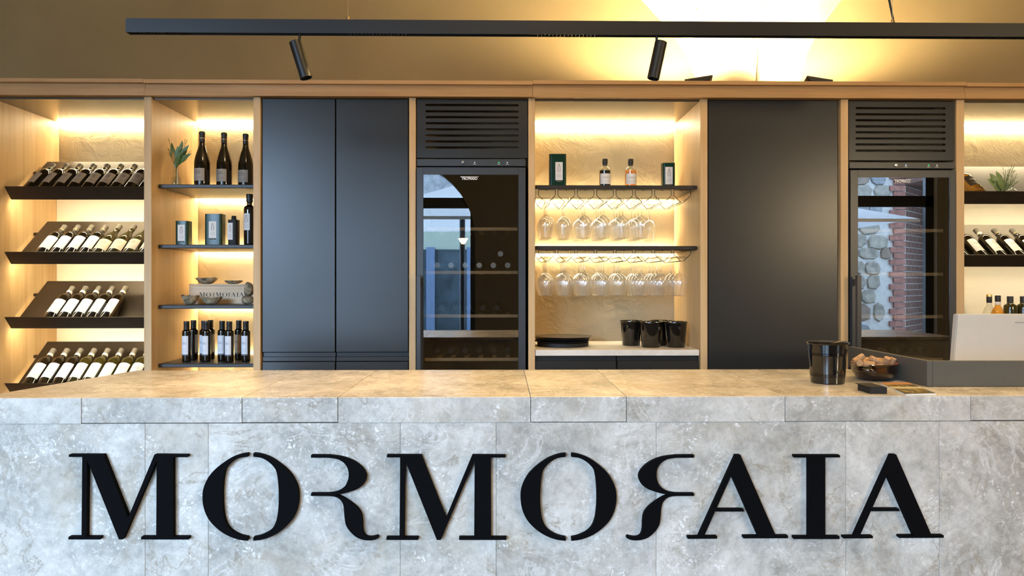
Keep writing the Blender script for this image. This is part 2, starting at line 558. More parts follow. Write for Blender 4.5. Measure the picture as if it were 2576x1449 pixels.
# ------------------------------------------------------------------ mesh helpers
def add_box(bm, x0, x1, y0, y1, z0, z1, bevel=0.0, seg=1):
    vs = [bm.verts.new((x, y, z)) for x in (x0, x1) for y in (y0, y1) for z in (z0, z1)]
    fs = []
    for idx in ((0, 1, 3, 2), (4, 6, 7, 5), (0, 4, 5, 1), (2, 3, 7, 6), (0, 2, 6, 4), (1, 5, 7, 3)):
        fs.append(bm.faces.new([vs[i] for i in idx]))
    bmesh.ops.recalc_face_normals(bm, faces=fs)
    if bevel > 0:
        es = list({e for f in fs for e in f.edges})
        bmesh.ops.bevel(bm, geom=es, offset=bevel, segments=seg, affect='EDGES', profile=0.6)
    return bm


def box(*a, **k):
    return add_box(bmesh.new(), *a, **k)


def add_lathe(bm, prof, seg=32, center=(0, 0, 0), cap0=True, cap1=True):
    rings = []
    cx, cy_, cz = center
    for r, z in prof:
        if r <= 1e-6:
            rings.append([bm.verts.new((cx, cy_, cz + z))])
        else:
            rings.append([bm.verts.new((cx + r * math.cos(2 * math.pi * i / seg), cy_ + r * math.sin(2 * math.pi * i / seg), cz + z)) for i in range(seg)])
    fs = []
    for a, b in zip(rings, rings[1:]):
        for i in range(seg):
            j = (i + 1) % seg
            if len(a) == 1 and len(b) == 1:
                continue
            if len(a) == 1:
                fs.append(bm.faces.new((a[0], b[j], b[i])))
            elif len(b) == 1:
                fs.append(bm.faces.new((a[i], a[j], b[0])))
            else:
                fs.append(bm.faces.new((a[i], a[j], b[j], b[i])))
    if cap0 and len(rings[0]) > 1:
        fs.append(bm.faces.new(list(reversed(rings[0]))))
    if cap1 and len(rings[-1]) > 1:
        fs.append(bm.faces.new(rings[-1]))
    bmesh.ops.recalc_face_normals(bm, faces=fs)
    return bm


def lathe(prof, seg=32, **k):
    return add_lathe(bmesh.new(), prof, seg, **k)


def add_tube(bm, pts, r, seg=8, r1=None):
    pts = [Vector(p) for p in pts]
    rings = []
    n = len(pts)
    for i, p in enumerate(pts):
        d = (pts[min(i + 1, n - 1)] - pts[max(i - 1, 0)]).normalized()
        up = Vector((0, 0, 1)) if abs(d.z) < 0.9 else Vector((1, 0, 0))
        a = d.cross(up).normalized()
        b = d.cross(a).normalized()
        rr = r if r1 is None else r + (r1 - r) * i / max(1, n - 1)
        rings.append([bm.verts.new(p + a * rr * math.cos(2 * math.pi * k / seg) + b * rr * math.sin(2 * math.pi * k / seg)) for k in range(seg)])
    fs = []
    for a, b in zip(rings, rings[1:]):
        for k in range(seg):
            fs.append(bm.faces.new((a[k], a[(k + 1) % seg], b[(k + 1) % seg], b[k])))
    fs.append(bm.faces.new(list(reversed(rings[0]))))
    fs.append(bm.faces.new(rings[-1]))
    bmesh.ops.recalc_face_normals(bm, faces=fs)
    return bm


def add_prism(bm, pts3, ext):
    """A flat outline of 3D points pushed along the vector ext."""
    ext = Vector(ext)
    a = [bm.verts.new(p) for p in pts3]
    b = [bm.verts.new(Vector(p) + ext) for p in pts3]
    fs = [bm.faces.new(a), bm.faces.new(list(reversed(b)))]
    n = len(a)
    for i in range(n):
        j = (i + 1) % n
        fs.append(bm.faces.new((a[i], b[i], b[j], a[j])))
    bmesh.ops.recalc_face_normals(bm, faces=fs)
    return bm


def curved_label(r, z0, z1, a0, a1, seg=14):
    """A paper patch wrapped on a cylinder; angles measured from the front (-y)."""
    bm = bmesh.new()
    uv = bm.loops.layers.uv.new('UVMap')
    cols = []
    for i in range(seg + 1):
        a = a0 + (a1 - a0) * i / seg
        x, y = r * math.sin(a), -r * math.cos(a)
        cols.append((bm.verts.new((x, y, z0)), bm.verts.new((x, y, z1))))
    for i in range(seg):
        f = bm.faces.new((cols[i][0], cols[i + 1][0], cols[i + 1][1], cols[i][1]))
        for l, (uu, vv) in zip(f.loops, ((i, 0), (i + 1, 0), (i + 1, 1), (i, 1))):
            l[uv].uv = (uu / seg, vv)
    return bm


def flat_label(x0, x1, y, z0, z1):
    bm = bmesh.new()
    uv = bm.loops.layers.uv.new('UVMap')
    vs = [bm.verts.new(p) for p in ((x0, y, z0), (x1, y, z0), (x1, y, z1), (x0, y, z1))]
    f = bm.faces.new(vs)
    for l, c in zip(f.loops, ((0, 0), (1, 0), (1, 1), (0, 1))):
        l[uv].uv = c
    return bm


def wl(o):
    v = Vector(o.location)
    while o.parent:
        o = o.parent
        v += Vector(o.location)
    return v


def part(name, bm, mat, parent=None, smooth=False, label=None, origin=None, kind=None):
    """Link one mesh object. bm is in world coordinates (parents are unrotated while building)."""
    me = bpy.data.meshes.new(name)
    if parent is None and origin is None:
        xs = [v.co for v in bm.verts]
        origin = Vector(((min(c.x for c in xs) + max(c.x for c in xs)) / 2, (min(c.y for c in xs) + max(c.y for c in xs)) / 2, min(c.z for c in xs)))
    off = wl(parent) if parent is not None else Vector(origin)
    if off.length > 0:
        bmesh.ops.translate(bm, verts=bm.verts, vec=-off)
    bm.to_mesh(me)
    bm.free()
    if smooth:
        for p in me.polygons:
            p.use_smooth = True
        try:
            me.set_sharp_from_angle(angle=R(38))
        except Exception:
            pass
    me.materials.append(MATS[mat])
    o = bpy.data.objects.new(name, me)
    COL.objects.link(o)
    if parent is not None:
        o.parent = parent
    else:
        o.location = origin
    if label:
        o['label'] = label
    if kind:
        o['kind'] = kind
    return o


def tag(o, label, cat, group=None, kind=None):
    o['label'] = label
    o['category'] = cat
    if group:
        o['group'] = group
    if kind:
        o['kind'] = kind
    return o


def thing(name, label, cat, loc=(0, 0, 0), group=None):
    o = bpy.data.objects.new(name, None)
    COL.objects.link(o)
    o.empty_display_size = 0.05
    o.location = loc
    return tag(o, label, cat, group)


def dup(root, loc, rot=(0, 0, 0), label=None, group=None, scale=None):
    r = root.copy()
    COL.objects.link(r)
    r.location = loc
    r.rotation_euler = rot
    if scale:
        r.scale = (scale,) * 3
    if label:
        r['label'] = label
    if group:
        r['group'] = group
    for ch in list(root.children):
        c = ch.copy()
        COL.objects.link(c)
        c.parent = r
        for g in list(ch.children):
            d = g.copy()
            COL.objects.link(d)
            d.parent = c
    return r


class Proto:
    """First use moves the prototype itself, later uses copy it."""
    def __init__(self, root):
        self.root, self.used = root, False

    def put(self, loc, rot=(0, 0, 0), label=None, group=None, scale=None):
        if self.used:
            return dup(self.root, loc, rot, label, group, scale)
        self.used = True
        r = self.root
        r.location, r.rotation_euler = loc, rot
        if scale:
            r.scale = (scale,) * 3
        if label:
            r['label'] = label
        if group:
            r['group'] = group
        return r


ORD = ['first', 'second', 'third', 'fourth', 'fifth', 'sixth', 'seventh', 'eighth', 'ninth', 'tenth']

# ------------------------------------------------------------------ room shell
YF = 3.90                 # front plane of the cabinets
YW = 4.50                 # plastered back wall
Z_BOT = E + 1.011         # underside of the cornice
Z_CAP = E + 1.095         # top of the cornice
ROOM_X0, ROOM_X1, ROOM_Y0, ROOM_Z = -5.5, 8.5, -2.5, 4.5


def struct(name, bm, mat, smooth=False):
    o = part(name, bm, mat, None, smooth)
    o['kind'] = 'structure'
    return o


struct('floor', box(ROOM_X0, ROOM_X1, ROOM_Y0, YW, -0.1, 0), 'floor_tile')
struct('ceiling', box(ROOM_X0, ROOM_X1, ROOM_Y0, YW, ROOM_Z, ROOM_Z + 0.15), 'plaster_vault')
struct('wall_back', box(ROOM_X0, ROOM_X1, YW, YW + 0.2, 0, Z_BOT + 0.04), 'plaster')
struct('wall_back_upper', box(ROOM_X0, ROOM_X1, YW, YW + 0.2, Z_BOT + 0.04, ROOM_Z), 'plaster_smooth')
struct('wall_left', box(ROOM_X0 - 0.2, ROOM_X0, ROOM_Y0, YW, 0, ROOM_Z), 'plaster_smooth')
struct('wall_right', box(ROOM_X1, ROOM_X1 + 0.2, ROOM_Y0, YW, 0, ROOM_Z), 'plaster_smooth')


def arch_loop(x0, x1, spring, n=20):
    r = (x1 - x0) / 2
    pts = [(x0, 0.0)]
    for i in range(n + 1):
        a = math.pi - math.pi * i / n
        pts.append(((x0 + x1) / 2 + r * math.cos(a), spring + r * math.sin(a)))
    pts.append((x1, 0.0))
    return pts


# wall behind the camera, one arched and one square glazed doorway
AX0, AX1, ASP = -2.62, -0.38, 2.10
BX0, BX1, BZ = 4.30, 6.36, 3.45
CX0_, CX1_, CZ_ = -5.1, -3.1, 3.3  # unseen third opening, added to let in more daylight
outline = [(ROOM_X0, 0), (CX0_, 0), (CX0_, CZ_), (CX1_, CZ_), (CX1_, 0)] + arch_loop(AX0, AX1, ASP) + [(BX0, 0), (BX0, BZ), (BX1, BZ), (BX1, 0), (ROOM_X1, 0), (ROOM_X1, ROOM_Z), (ROOM_X0, ROOM_Z)]
bm = bmesh.new()
add_prism(bm, [(x, ROOM_Y0, z) for x, z in outline], (0, -0.20, 0))
struct('wall_front', bm, 'dark_interior')
# glazing bars of the doorways
bm = bmesh.new()
add_box(bm, AX0, AX1, ROOM_Y0 - 0.15, ROOM_Y0 - 0.08, 2.55, 2.70)
add_box(bm, AX0, AX0 + 0.07, ROOM_Y0 - 0.15, ROOM_Y0 - 0.08, 0, 2.55)
add_box(bm, AX1 - 0.07, AX1, ROOM_Y0 - 0.15, ROOM_Y0 - 0.08, 0, 2.55)
o = struct('door_1', bm, 'black_metal')
bm = bmesh.new()
add_box(bm, BX0, BX1, ROOM_Y0 - 0.15, ROOM_Y0 - 0.08, 2.58, 2.74)
add_box(bm, BX0, BX0 + 0.09, ROOM_Y0 - 0.15, ROOM_Y0 - 0.08, 0, BZ)
add_box(bm, BX1 - 0.12, BX1, ROOM_Y0 - 0.15, ROOM_Y0 - 0.08, 0, BZ)
o = struct('door_2', bm, 'black_metal')

# springer of the groin vault, a fan that leans out from the back wall
zs = [1.10, 1.19, 1.29, 1.45, 1.60, 1.787, 2.05, 2.4, 2.75, 3.03]
xl = [1.215, 1.21, 1.19, 1.125, 1.03, 0.855, 0.56, 0.10, -0.45, -0.95]
xr = [1.93, 1.935, 1.948, 1.98, 2.05, 2.187, 2.46, 2.92, 3.5, 4.0]
pr = [0.10, 0.105, 0.12, 0.15, 0.20, 0.29, 0.46, 0.75, 1.10, 1.45]
bm = bmesh.new()
rows = []
NS = 10
for z, a, b, p in zip(zs, xl, xr, pr):
    m = 1.60 + 0.04 * (z - 1.29)
    row = []
    for i in range(2 * NS + 1):
        s = i / NS - 1
        x = a + (m - a) * (1 + s) if s < 0 else m + (b - m) * s
        prof = (1 - abs(s)) ** 1.15
        row.append(bm.verts.new((x, YW + 0.01 - p * prof, E + z)))
    rows.append(row)
for r0, r1 in zip(rows, rows[1:]):
    for i in range(2 * NS):
        bm.faces.new((r0[i], r0[i + 1], r1[i + 1], r1[i]))
bmesh.ops.recalc_face_normals(bm, faces=bm.faces)
o = struct('wall_pier', bm, 'plaster_pier', True)
# raised bead of plaster down the groin
bm = bmesh.new()
pts = []
for z, p in zip(zs[:7], pr[:7]):
    pts.append(Vector((1.60 + 0.04 * (z - 1.29) + 0.006 * math.sin(z * 30), YW + 0.012 - p, E + z)))
fine = []
for a, b in zip(pts, pts[1:]):
    for k in range(6):
        fine.append(a.lerp(b, k / 6) + Vector((random.uniform(-.003, .003), random.uniform(-.003, .003), 0)))
add_tube(bm, fine, 0.017, 7)
part('plaster_bead', bm, 'plaster_vault', o, True)

# outside: courtyard
bm = bmesh.new()  # unseen roof and walls added to keep sky light off the brick reveal
add_box(bm, 8.2, 11.2, -8.6, -5.6, 3.45, 3.7)
add_box(bm, 10.2, 10.5, -8.6, -5.6, -0.1, 3.45)
add_box(bm, 8.9, 10.2, -8.6, -8.3, -0.1, 3.45)
struct('wall_court_sky_block', bm, 'brick_shade')
struct('ground_court', box(-14, 16, -14, ROOM_Y0 - 0.0, -0.25, -0.1), 'paving')
wc = struct('wall_court', box(5.0, 8.18, -6.9, -6.55, -0.1, 4.9), 'mortar')
rnd = random.Random(3)
zrow = 0.1
while zrow < 4.6:
    h = rnd.uniform(0.20, 0.34)
    xx = 5.6 + rnd.uniform(0, 0.2)
    while xx < 7.80:
        w = rnd.uniform(0.20, 0.42)
        if xx + w > 7.92:
            break
        cx_, cz_ = xx + w / 2, zrow + h / 2 + rnd.uniform(-0.03, 0.03)
        n = rnd.choice((6, 7, 8))
        ph = rnd.uniform(0, 6)
        front, back = [], []
        for k in range(n):
            a = ph + 2 * math.pi * k / n
            rr = rnd.uniform(0.86, 1.06)
            dx, dz = w * 0.60 * rr * math.copysign(abs(math.cos(a)) ** 0.75, math.cos(a)), h * 0.60 * rr * math.copysign(abs(math.sin(a)) ** 0.75, math.sin(a))
            back.append((cx_ + dx, -6.55, cz_ + dz))
            front.append((cx_ + dx * 0.86, -6.51 + rnd.uniform(-.008, .008), cz_ + dz * 0.86))
        bm = bmesh.new()
        A = [bm.verts.new(p) for p in back]
        B = [bm.verts.new(p) for p in front]
        for k in range(n):
            bm.faces.new((A[k], A[(k + 1) % n], B[(k + 1) % n], B[k]))
        bm.faces.new(B)
        bmesh.ops.recalc_face_normals(bm, faces=bm.faces)
        part('stone', bm, rnd.choice(('stone_tan', 'stone_grey', 'stone_brown', 'stone_tan')), wc)
        xx += w + rnd.uniform(0.02, 0.06)
    zrow += h + 0.03
for k in range(38):
    z0 = -0.05 + k * 0.125
    w = 0.30 if k % 2 else 0.22
    part('brick', box(8.18 - w, 8.19, -6.56, -6.50, z0, z0 + 0.105), 'brick_red', wc)
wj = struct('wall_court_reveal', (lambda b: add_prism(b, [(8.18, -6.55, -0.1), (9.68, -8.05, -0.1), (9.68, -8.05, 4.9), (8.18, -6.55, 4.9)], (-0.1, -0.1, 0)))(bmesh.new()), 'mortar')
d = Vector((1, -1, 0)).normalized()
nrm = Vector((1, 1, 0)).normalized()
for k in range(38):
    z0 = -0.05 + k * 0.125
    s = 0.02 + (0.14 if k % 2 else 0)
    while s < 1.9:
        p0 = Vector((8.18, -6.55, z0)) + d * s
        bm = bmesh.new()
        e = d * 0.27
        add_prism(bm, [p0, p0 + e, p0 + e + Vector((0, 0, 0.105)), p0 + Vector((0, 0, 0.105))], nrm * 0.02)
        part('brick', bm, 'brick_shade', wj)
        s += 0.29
wf = struct('wall_facade', box(-3.0, 2.2, -9.6, -9.2, -0.1, 3.3), 'render_green')
struct('wall_facade_upper', box(-3.0, 2.2, -9.7, -9.25, 3.3, 4.5), 'stone_grey')
part('dark_glazing', box(-2.6, -0.45, -9.2, -9.17, -0.1, 2.25), 'dark_glazing', wf)
for xx in (-1.78, -0.82):
    part('blue_pilaster', box(xx, xx + 0.20, -9.19, -9.08, -0.1, 2.30), 'render_blue', wf)


def parasol(x, y, rim, apex, half, label):
    r = thing('garden_parasol', label, 'parasol', (x, y, -0.1))
    bm = bmesh.new()
    c = bm.verts.new((x, y, apex))
    cor = [bm.verts.new((x + sx * half, y + sy * half, rim)) for sx, sy in ((-1, -1), (1, -1), (1, 1), (-1, 1))]
    for i in range(4):
        bm.faces.new((cor[i], cor[(i + 1) % 4], c))
    bmesh.ops.solidify(bm, geom=bm.faces[:], thickness=0.02)
    part('canopy', bm, 'canvas', r)
    bm = bmesh.new()
    add_box(bm, x - half, x + half, y + half - 0.01, y + half + 0.01, rim - 0.05, rim)
    part('valance', bm, 'canvas', r)
    part('pole', lathe([(0.05, 0), (0.05, apex + 0.1)], 14, center=(x, y, -0.1)), 'black_metal', r)
    part('lamp', lathe([(0.03, 0), (0.09, 0.10)], 14, center=(x + 0.02, y + 0.12, rim - 0.35)), 'parasol_lamp', r)
    return r


parasol(-0.70, -5.0, 2.50, 3.25, 1.7, 'white garden parasol outside the arched doorway')
parasol(4.72, -5.0, 2.46, 3.10, 1.80, 'white garden parasol by the rough stone courtyard wall')

# ------------------------------------------------------------------ cornice
prof = [(3.862, Z_CAP), (3.862, Z_CAP - 0.020), (3.885, Z_CAP - 0.022), (3.885, Z_BOT + 0.033), (3.874, Z_BOT + 0.031), (3.874, Z_BOT), (YW - 0.002, Z_BOT + 0.001), (YW - 0.002, Z_CAP)]
seams = [X(-23) - 0.045, X(362, 3.87), X(1340, 3.87), X(2430, 3.87), X(2426) + 1.40]
for i, (a, b) in enumerate(zip(seams, seams[1:])):
    bm = bmesh.new()
    dz = (0.003, 0.0, 0.004, 0.0)[i]
    add_prism(bm, [(a + 0.0008, y, z + (dz if z > Z_BOT + 0.05 else 0)) for y, z in prof], (b - a - 0.0016, 0, 0))
    struct('trim_%d' % (i + 1), bm, 'oak_long')

# ------------------------------------------------------------------ cabinets
ZB0 = 0.0


def upright(parent, p0, p1, y1=YW - 0.004, name='upright', bev=0.0015):
    return part(name, box(X(p0), X(p1), YF, y1, ZB0, Z_BOT - 0.001, bevel=bev), 'oak_upright', parent)


def strip(parent, x0, x1, zt, y0=YW - 0.030, y1=YW - 0.012, mat='led'):
    return part('led_strip', box(x0, x1, y0, y1, zt - 0.007, zt - 0.0005), mat, parent)


# bay 1, wine racks beside the wood side panel
rack_cab = thing('wine_rack_cabinet', 'oak wine rack alcove with four sloping metal racks beside the display shelves', 'cabinet', (X(180), YF, 0))
part('side_panel', box(X(-23) - 0.04, X(-23), YF - 0.0, YW - 0.004, 0, Z_BOT - 0.001), 'oak_upright', rack_cab)
upright(rack_cab, 362, 381)
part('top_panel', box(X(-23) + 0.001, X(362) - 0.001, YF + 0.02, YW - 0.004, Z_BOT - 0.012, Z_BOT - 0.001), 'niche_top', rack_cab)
part('back_panel', box(X(-23) + 0.001, X(362) - 0.001, YW - 0.03, YW - 0.005, 0.02, E + 0.60), 'cream_board', rack_cab)
strip(rack_cab, X(-23) + 0.004, X(362) - 0.004, Z_BOT - 0.012, mat='led_bright')

# bay 2, display shelves
disp = thing('display_cabinet', 'oak display cabinet with four dark shelves of oil and wine', 'cabinet', (X(510), YF, 0))
upright(disp, 637, 655)
DX0, DX1 = X(381) + 0.0015, X(637) - 0.0015
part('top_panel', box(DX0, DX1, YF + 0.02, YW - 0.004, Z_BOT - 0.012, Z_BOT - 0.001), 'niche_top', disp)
strip(disp, DX0, DX1, Z_BOT - 0.012)
DSH = [E + 0.543, E + 0.209, E - 0.1265, E - 0.452]
for z in DSH:
    s = part('shelf', box(DX0 + 0.001, DX1 - 0.001, 3.97, YW - 0.034, z - 0.021, z, bevel=0.003), 'shelf_dark', disp)
    strip(s, DX0 + 0.004, DX1 - 0.004, z - 0.012)
    for sx, sy in ((DX0 + 0.012, 4.03), (DX0 + 0.012, 4.36)):
        part('shelf_pin', lathe([(0.0035, 0), (0.0035, 0.006)], 10, center=(sx, sy, z - 0.0275)), 'gold_metal', s)
    s2 = None

# bay 3, two door cupboard
cup = thing('tall_cupboard', 'dark grey two door cupboard between the display shelves and a wine fridge', 'cupboard', (X(842), YF, 0))
upright(cup, 1029, 1046)
ZD_T = E + at(842, 248, YF).z - E
ZD_B = at(842, 886, YF).z
part('carcass', box(X(655) + 0.002, X(1029) - 0.002, YF + 0.045, YW - 0.01, 0.0, Z_BOT - 0.003), 'interior_black', cup)
for a, b in ((658.5, 841.5), (844.5, 1026)):
    part('door', box(X(a), X(b), YF + 0.010, YF + 0.032, ZD_B, ZD_T, bevel=0.0012), 'anthracite', cup)
    zz = at(842, 888, YF).z
    z1 = at(842, 897, YF).z
    z2 = at(842, 909, YF).z
    z3 = at(842, 911, YF).z
    part('finger_rail', box(X(a), X(b), YF + 0.026, YF + 0.036, z1 - 0.002, zz), 'anthracite', cup)
    d_ = part('drawer', box(X(a), X(b), YF + 0.010, YF + 0.032, 0.62, z3, bevel=0.0012), 'anthracite', cup)
    part('drawer_lip', box(X(a), X(b), YF + 0.019, YF + 0.032, z2, z1 - 0.004), 'anthracite', d_)
    part('lower_drawer', box(X(a), X(b), YF + 0.010, YF + 0.032, 0.12, 0.61, bevel=0.0012), 'anthracite', cup)


# bays 4 and 7, fridge housings with slotted vent panel above each wine fridge
def vent_panel(parent, pL, pR, yT, yB, sL, sR, slots, slot_h):
    """Panel with round ended slots cut right through."""
    yc = YF + 0.004
    x0, x1 = X(pL), X(pR)
    zt, zb = at((pL + pR) / 2, yT, YF).z, at((pL + pR) / 2, yB, YF).z
    a, b = X(sL), X(sR)
    bm = bmesh.new()
    hs = slot_h / 2
    zc = [at((pL + pR) / 2, s, YF).z for s in slots]
    add_box(bm, x0, a, yc, yc + 0.02, zb, zt)
    add_box(bm, b, x1, yc, yc + 0.02, zb, zt)
    prev = zt
    for z in zc:
        add_box(bm, a, b, yc, yc + 0.02, z + hs, prev)
        prev = z - hs
        for xe, sg in ((a, 1), (b, -1)):           # rounded slot ends
            for up in (1, -1):
                pts = [(xe, z + up * hs)] + [(xe + sg * hs * (1 - math.cos(t_)), z + up * hs * math.sin(t_)) for t_ in [R(q) for q in (90, 67, 45, 22, 0)]]
                add_prism(bm, [(px_, yc, pz_) for px_, pz_ in pts], (0, 0.02, 0))
    add_box(bm, a, b, yc, yc + 0.02, zb, prev)
    return part('vent_panel', bm, 'anthracite', parent)


def fridge_housing(label, pl, pr, posts, vp):
    h = thing('fridge_housing', label, 'cabinet', (X((pl + pr) / 2), YF, 0))
    for a, b in posts:
        upright(h, a, b)
    vent_panel(h, *vp)
    return h


hA = fridge_housing('oak and grey vented housing over the wine fridge beside the two door cupboard', 1046, 1329, [(1329, 1346)],
                    (1048.5, 1326.5, 250, 397, 1070, 1305, [264, 280, 294.5, 310, 325.5, 341, 356, 371], 0.0125))
hB = fridge_housing('oak and grey vented housing over the wine fridge behind the white monitor', 2134, 2406, [(2406, 2426)],
                    (2136.5, 2402, 255, 403, 2153, 2380, [272, 287.5, 302.5, 318, 333, 348.5, 363.5, 379], 0.0125))


def fridge(label, pl, pr, y_strip0, y_strip1, y_door, y_glass, gl, gr, shelves, lock_px, ind, logo_px, short):
    f = thing('wine_fridge', label, 'fridge', (X((pl + pr) / 2), YF, 0))
    mid = (pl + pr) / 2
    x0, x1 = X(pl), X(pr)
    zt = at(mid, y_strip0, YF).z
    yd0, yd1 = YF - 0.012, YF + 0.03
    bm = bmesh.new()                                       # open fronted body
    yb = YW - 0.03
    zb = 0.05
    add_box(bm, x0, x0 + 0.02, yd1 + 0.005, yb, zb, zt)
    add_box(bm, x1 - 0.02, x1, yd1 + 0.005, yb, zb, zt)
    add_box(bm, x0 + 0.02, x1 - 0.02, yb - 0.02, yb, zb, zt)
    add_box(bm, x0 + 0.02, x1 - 0.02, yd1 + 0.005, yb - 0.02, zt - 0.06, zt)
    add_box(bm, x0 + 0.02, x1 - 0.02, yd1 + 0.005, yb - 0.02, zb, zb + 0.05)
    part('body', bm, 'interior_black', f)
    z1 = at(mid, y_strip1, YF).z
    st = part('control_strip', box(x0, x1, YF, yd1, z1, zt, bevel=0.0015), 'fridge_black', f)
    zc = (zt + z1) / 2
    bm = lathe([(0.0085, 0), (0.0085, 0.006), (0.006, 0.008), (0, 0.008)], 20)
    bmesh.ops.rotate(bm, verts=bm.verts, cent=(0, 0, 0), matrix=Matrix.Rotation(R(90), 3, 'X'))
    bmesh.ops.translate(bm, verts=bm.verts, vec=(X(lock_px), YF, zc))
    part('lock', bm, 'steel', st, True)
    part('lock_slot', box(X(lock_px) - 0.001, X(lock_px) + 0.001, YF - 0.0095, YF - 0.008, zc - 0.004, zc + 0.004), 'ink', st)
    for px_, m_ in ind:
        part('indicator', box(X(px_) - 0.003, X(px_) + 0.003, YF - 0.001, YF + 0.002, zc - 0.002, zc + 0.004), m_, st)
        part('indicator_caption', box(X(px_) - 0.008, X(px_) + 0.008, YF - 0.0008, YF + 0.002, zc - 0.0095, zc - 0.008), 'print_white', st)
    # door frame
    zdt = at(mid, y_door, YF).z
    zgt = at(mid, y_glass, YF).z
    gx0, gx1 = X(gl), X(gr)
    zdb, zgb = 0.10, 0.20
    bm = bmesh.new()
    add_box(bm, x0, gx0, yd0, yd1, zdb, zdt, bevel=0.001)
    add_box(bm, gx1, x1, yd0, yd1, zdb, zdt, bevel=0.001)
    add_box(bm, gx0, gx1, yd0, yd1, zgt, zdt)
    add_box(bm, gx0, gx1, yd0, yd1, zdb, zgb)
    door = part('door', bm, 'fridge_black', f)
    part('glass_pane', box(gx0 + 0.0005, gx1 - 0.0005, yd0 + 0.003, yd0 + 0.004, zgb, zgt), 'fridge_glass', door)
    # bar handle standing off the frame
    hx = x0 + 0.018
    zh = at(mid, 693, YF).z
    bm = bmesh.new()
    add_box(bm, hx - 0.012, hx + 0.012, yd0 - 0.062, yd0 - 0.040, 0.45, zh, bevel=0.002)
    add_box(bm, hx - 0.010, hx + 0.010, yd0 - 0.040, yd0, zh - 0.055, zh - 0.02)
    add_box(bm, hx - 0.010, hx + 0.010, yd0 - 0.040, yd0, 0.55, 0.585)
    part('handle', bm, 'fridge_black', door)
    # wooden shelf fronts and their grids
    for sy, sl, sr in shelves:
        Ys = YF + 0.07
        z = at(mid, sy, Ys).z
        bm = bmesh.new()
        add_box(bm, X(sl, Ys), X(sr, Ys), Ys, Ys + 0.015, z - 0.009, z + 0.009, bevel=0.002)
        w = (X(sr, Ys) - X(sl, Ys))
        for k in range(6):
            xx = X(sl, Ys) + w * (k + 0.9) / 6.6
            add_box(bm, xx - 0.012, xx + 0.012, Ys + 0.015, yb - 0.06, z - 0.006, z + 0.003)
        part('shelf', bm, 'oak_shelf_front', f)
    # lettering
    cu = bpy.data.curves.new('lettering', 'FONT')
    cu.body = 'TECFRIGO'
    cu.align_x = 'CENTER'
    cu.size = 0.0185
    cu.offset = 0.0006
    cu.extrude = 0.0003
    tmp = bpy.data.objects.new('lettering_curve', cu)
    COL.objects.link(tmp)
    bpy.context.view_layer.update()
    me = bpy.data.meshes.new_from_object(tmp.evaluated_get(bpy.context.evaluated_depsgraph_get()))
    bpy.data.objects.remove(tmp)
    lt = bpy.data.objects.new('lettering', me)
    COL.objects.link(lt)
    me.materials.clear()
    me.materials.append(MATS['print_white'])
    lt.parent = door
    lp = at(logo_px, y_glass + 12, yd0 - 0.001)
    lt.location = lp - wl(door)
    lt.rotation_euler = (R(90), 0, 0)
    part('lettering_bar', box(lp.x - 0.050, lp.x + 0.050, yd0 - 0.0015, yd0 - 0.0005, lp.z + 0.0150, lp.z + 0.0172), 'print_white', door)
    return f


frA = fridge('black glass door wine fridge next to the glassware niche, white disc bottle ends inside', 1048.5, 1322, 400, 418, 422, 440, 1065.5, 1304,
             [(576, 1070, 1302), (685.5, 1068, 1303), (795, 1068, 1303), (904.5, 1068, 1303)], 1164, [(1194, 'print_white'), (1255, 'led_green'), (1276, 'print_white')], 1181, 'a')
frB = fridge('black glass door wine fridge behind the counter screen, mirroring a stone wall', 2137, 2401, 408, 424, 429, 447, 2156, 2386,
             [(580, 2165, 2383), (690, 2165, 2383), (797, 2165, 2383), (905, 2165, 2383)], 2253, [(2279, 'led_blue'), (2336, 'led_green'), (2357, 'print_white')], 2270, 'b')

# bay 5, glassware niche
gcab = thing('glassware_cabinet', 'oak glassware niche with lit plaster back and two hanging glass shelves', 'cabinet', (X(1550), YF, 0))
upright(gcab, 1762, 1780)
GX0, GX1 = X(1346) + 0.0015, X(1762) - 0.0015
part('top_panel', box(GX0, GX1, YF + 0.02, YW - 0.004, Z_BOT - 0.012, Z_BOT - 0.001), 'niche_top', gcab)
strip(gcab, GX0, GX1, Z_BOT - 0.012, mat='led_bright')
GSH = [E + 0.541, E + 0.2025]
for z in GSH:
    s = part('shelf', box(GX0 + 0.001, GX1 - 0.001, 3.955, YW - 0.034, z - 0.022, z, bevel=0.003), 'shelf_dark', gcab)
    strip(s, GX0 + 0.004, GX1 - 0.004, z - 0.012, mat='led_bright')
ZWT = at(1550, 880.5, YF + 0.0).z
dr = thing('drawer_unit', 'low dark grey drawer unit under the pale marble worktop', 'cabinet', (X(1550), YF, 0))
part('carcass', box(GX0 + 0.002, GX1 - 0.002, YF + 0.045, YW - 0.01, 0, ZWT - 0.034), 'interior_black', dr)
for a, b in ((1347.5, 1551), (1554, 1759)):
    z1 = at(1550, 898, YF).z
    z2 = at(1550, 909, YF).z
    part('finger_rail', box(X(a), X(b), YF + 0.026, YF + 0.040, z2 + 0.001, z1 + 0.004), 'anthracite', dr)
    part('drawer', box(X(a), X(b), YF + 0.010, YF + 0.032, 0.6, z2, bevel=0.0012), 'anthracite', dr)
    part('lower_drawer', box(X(a), X(b), YF + 0.010, YF + 0.032, 0.12, 0.59, bevel=0.0012), 'anthracite', dr)
wt = part('worktop', box(GX0 + 0.001, GX1 - 0.004, YF + 0.004, YW - 0.006, ZWT - 0.032, ZWT, bevel=0.0015), 'pale_marble')
tag(wt, 'pale marble worktop slab in the glassware niche', 'worktop')

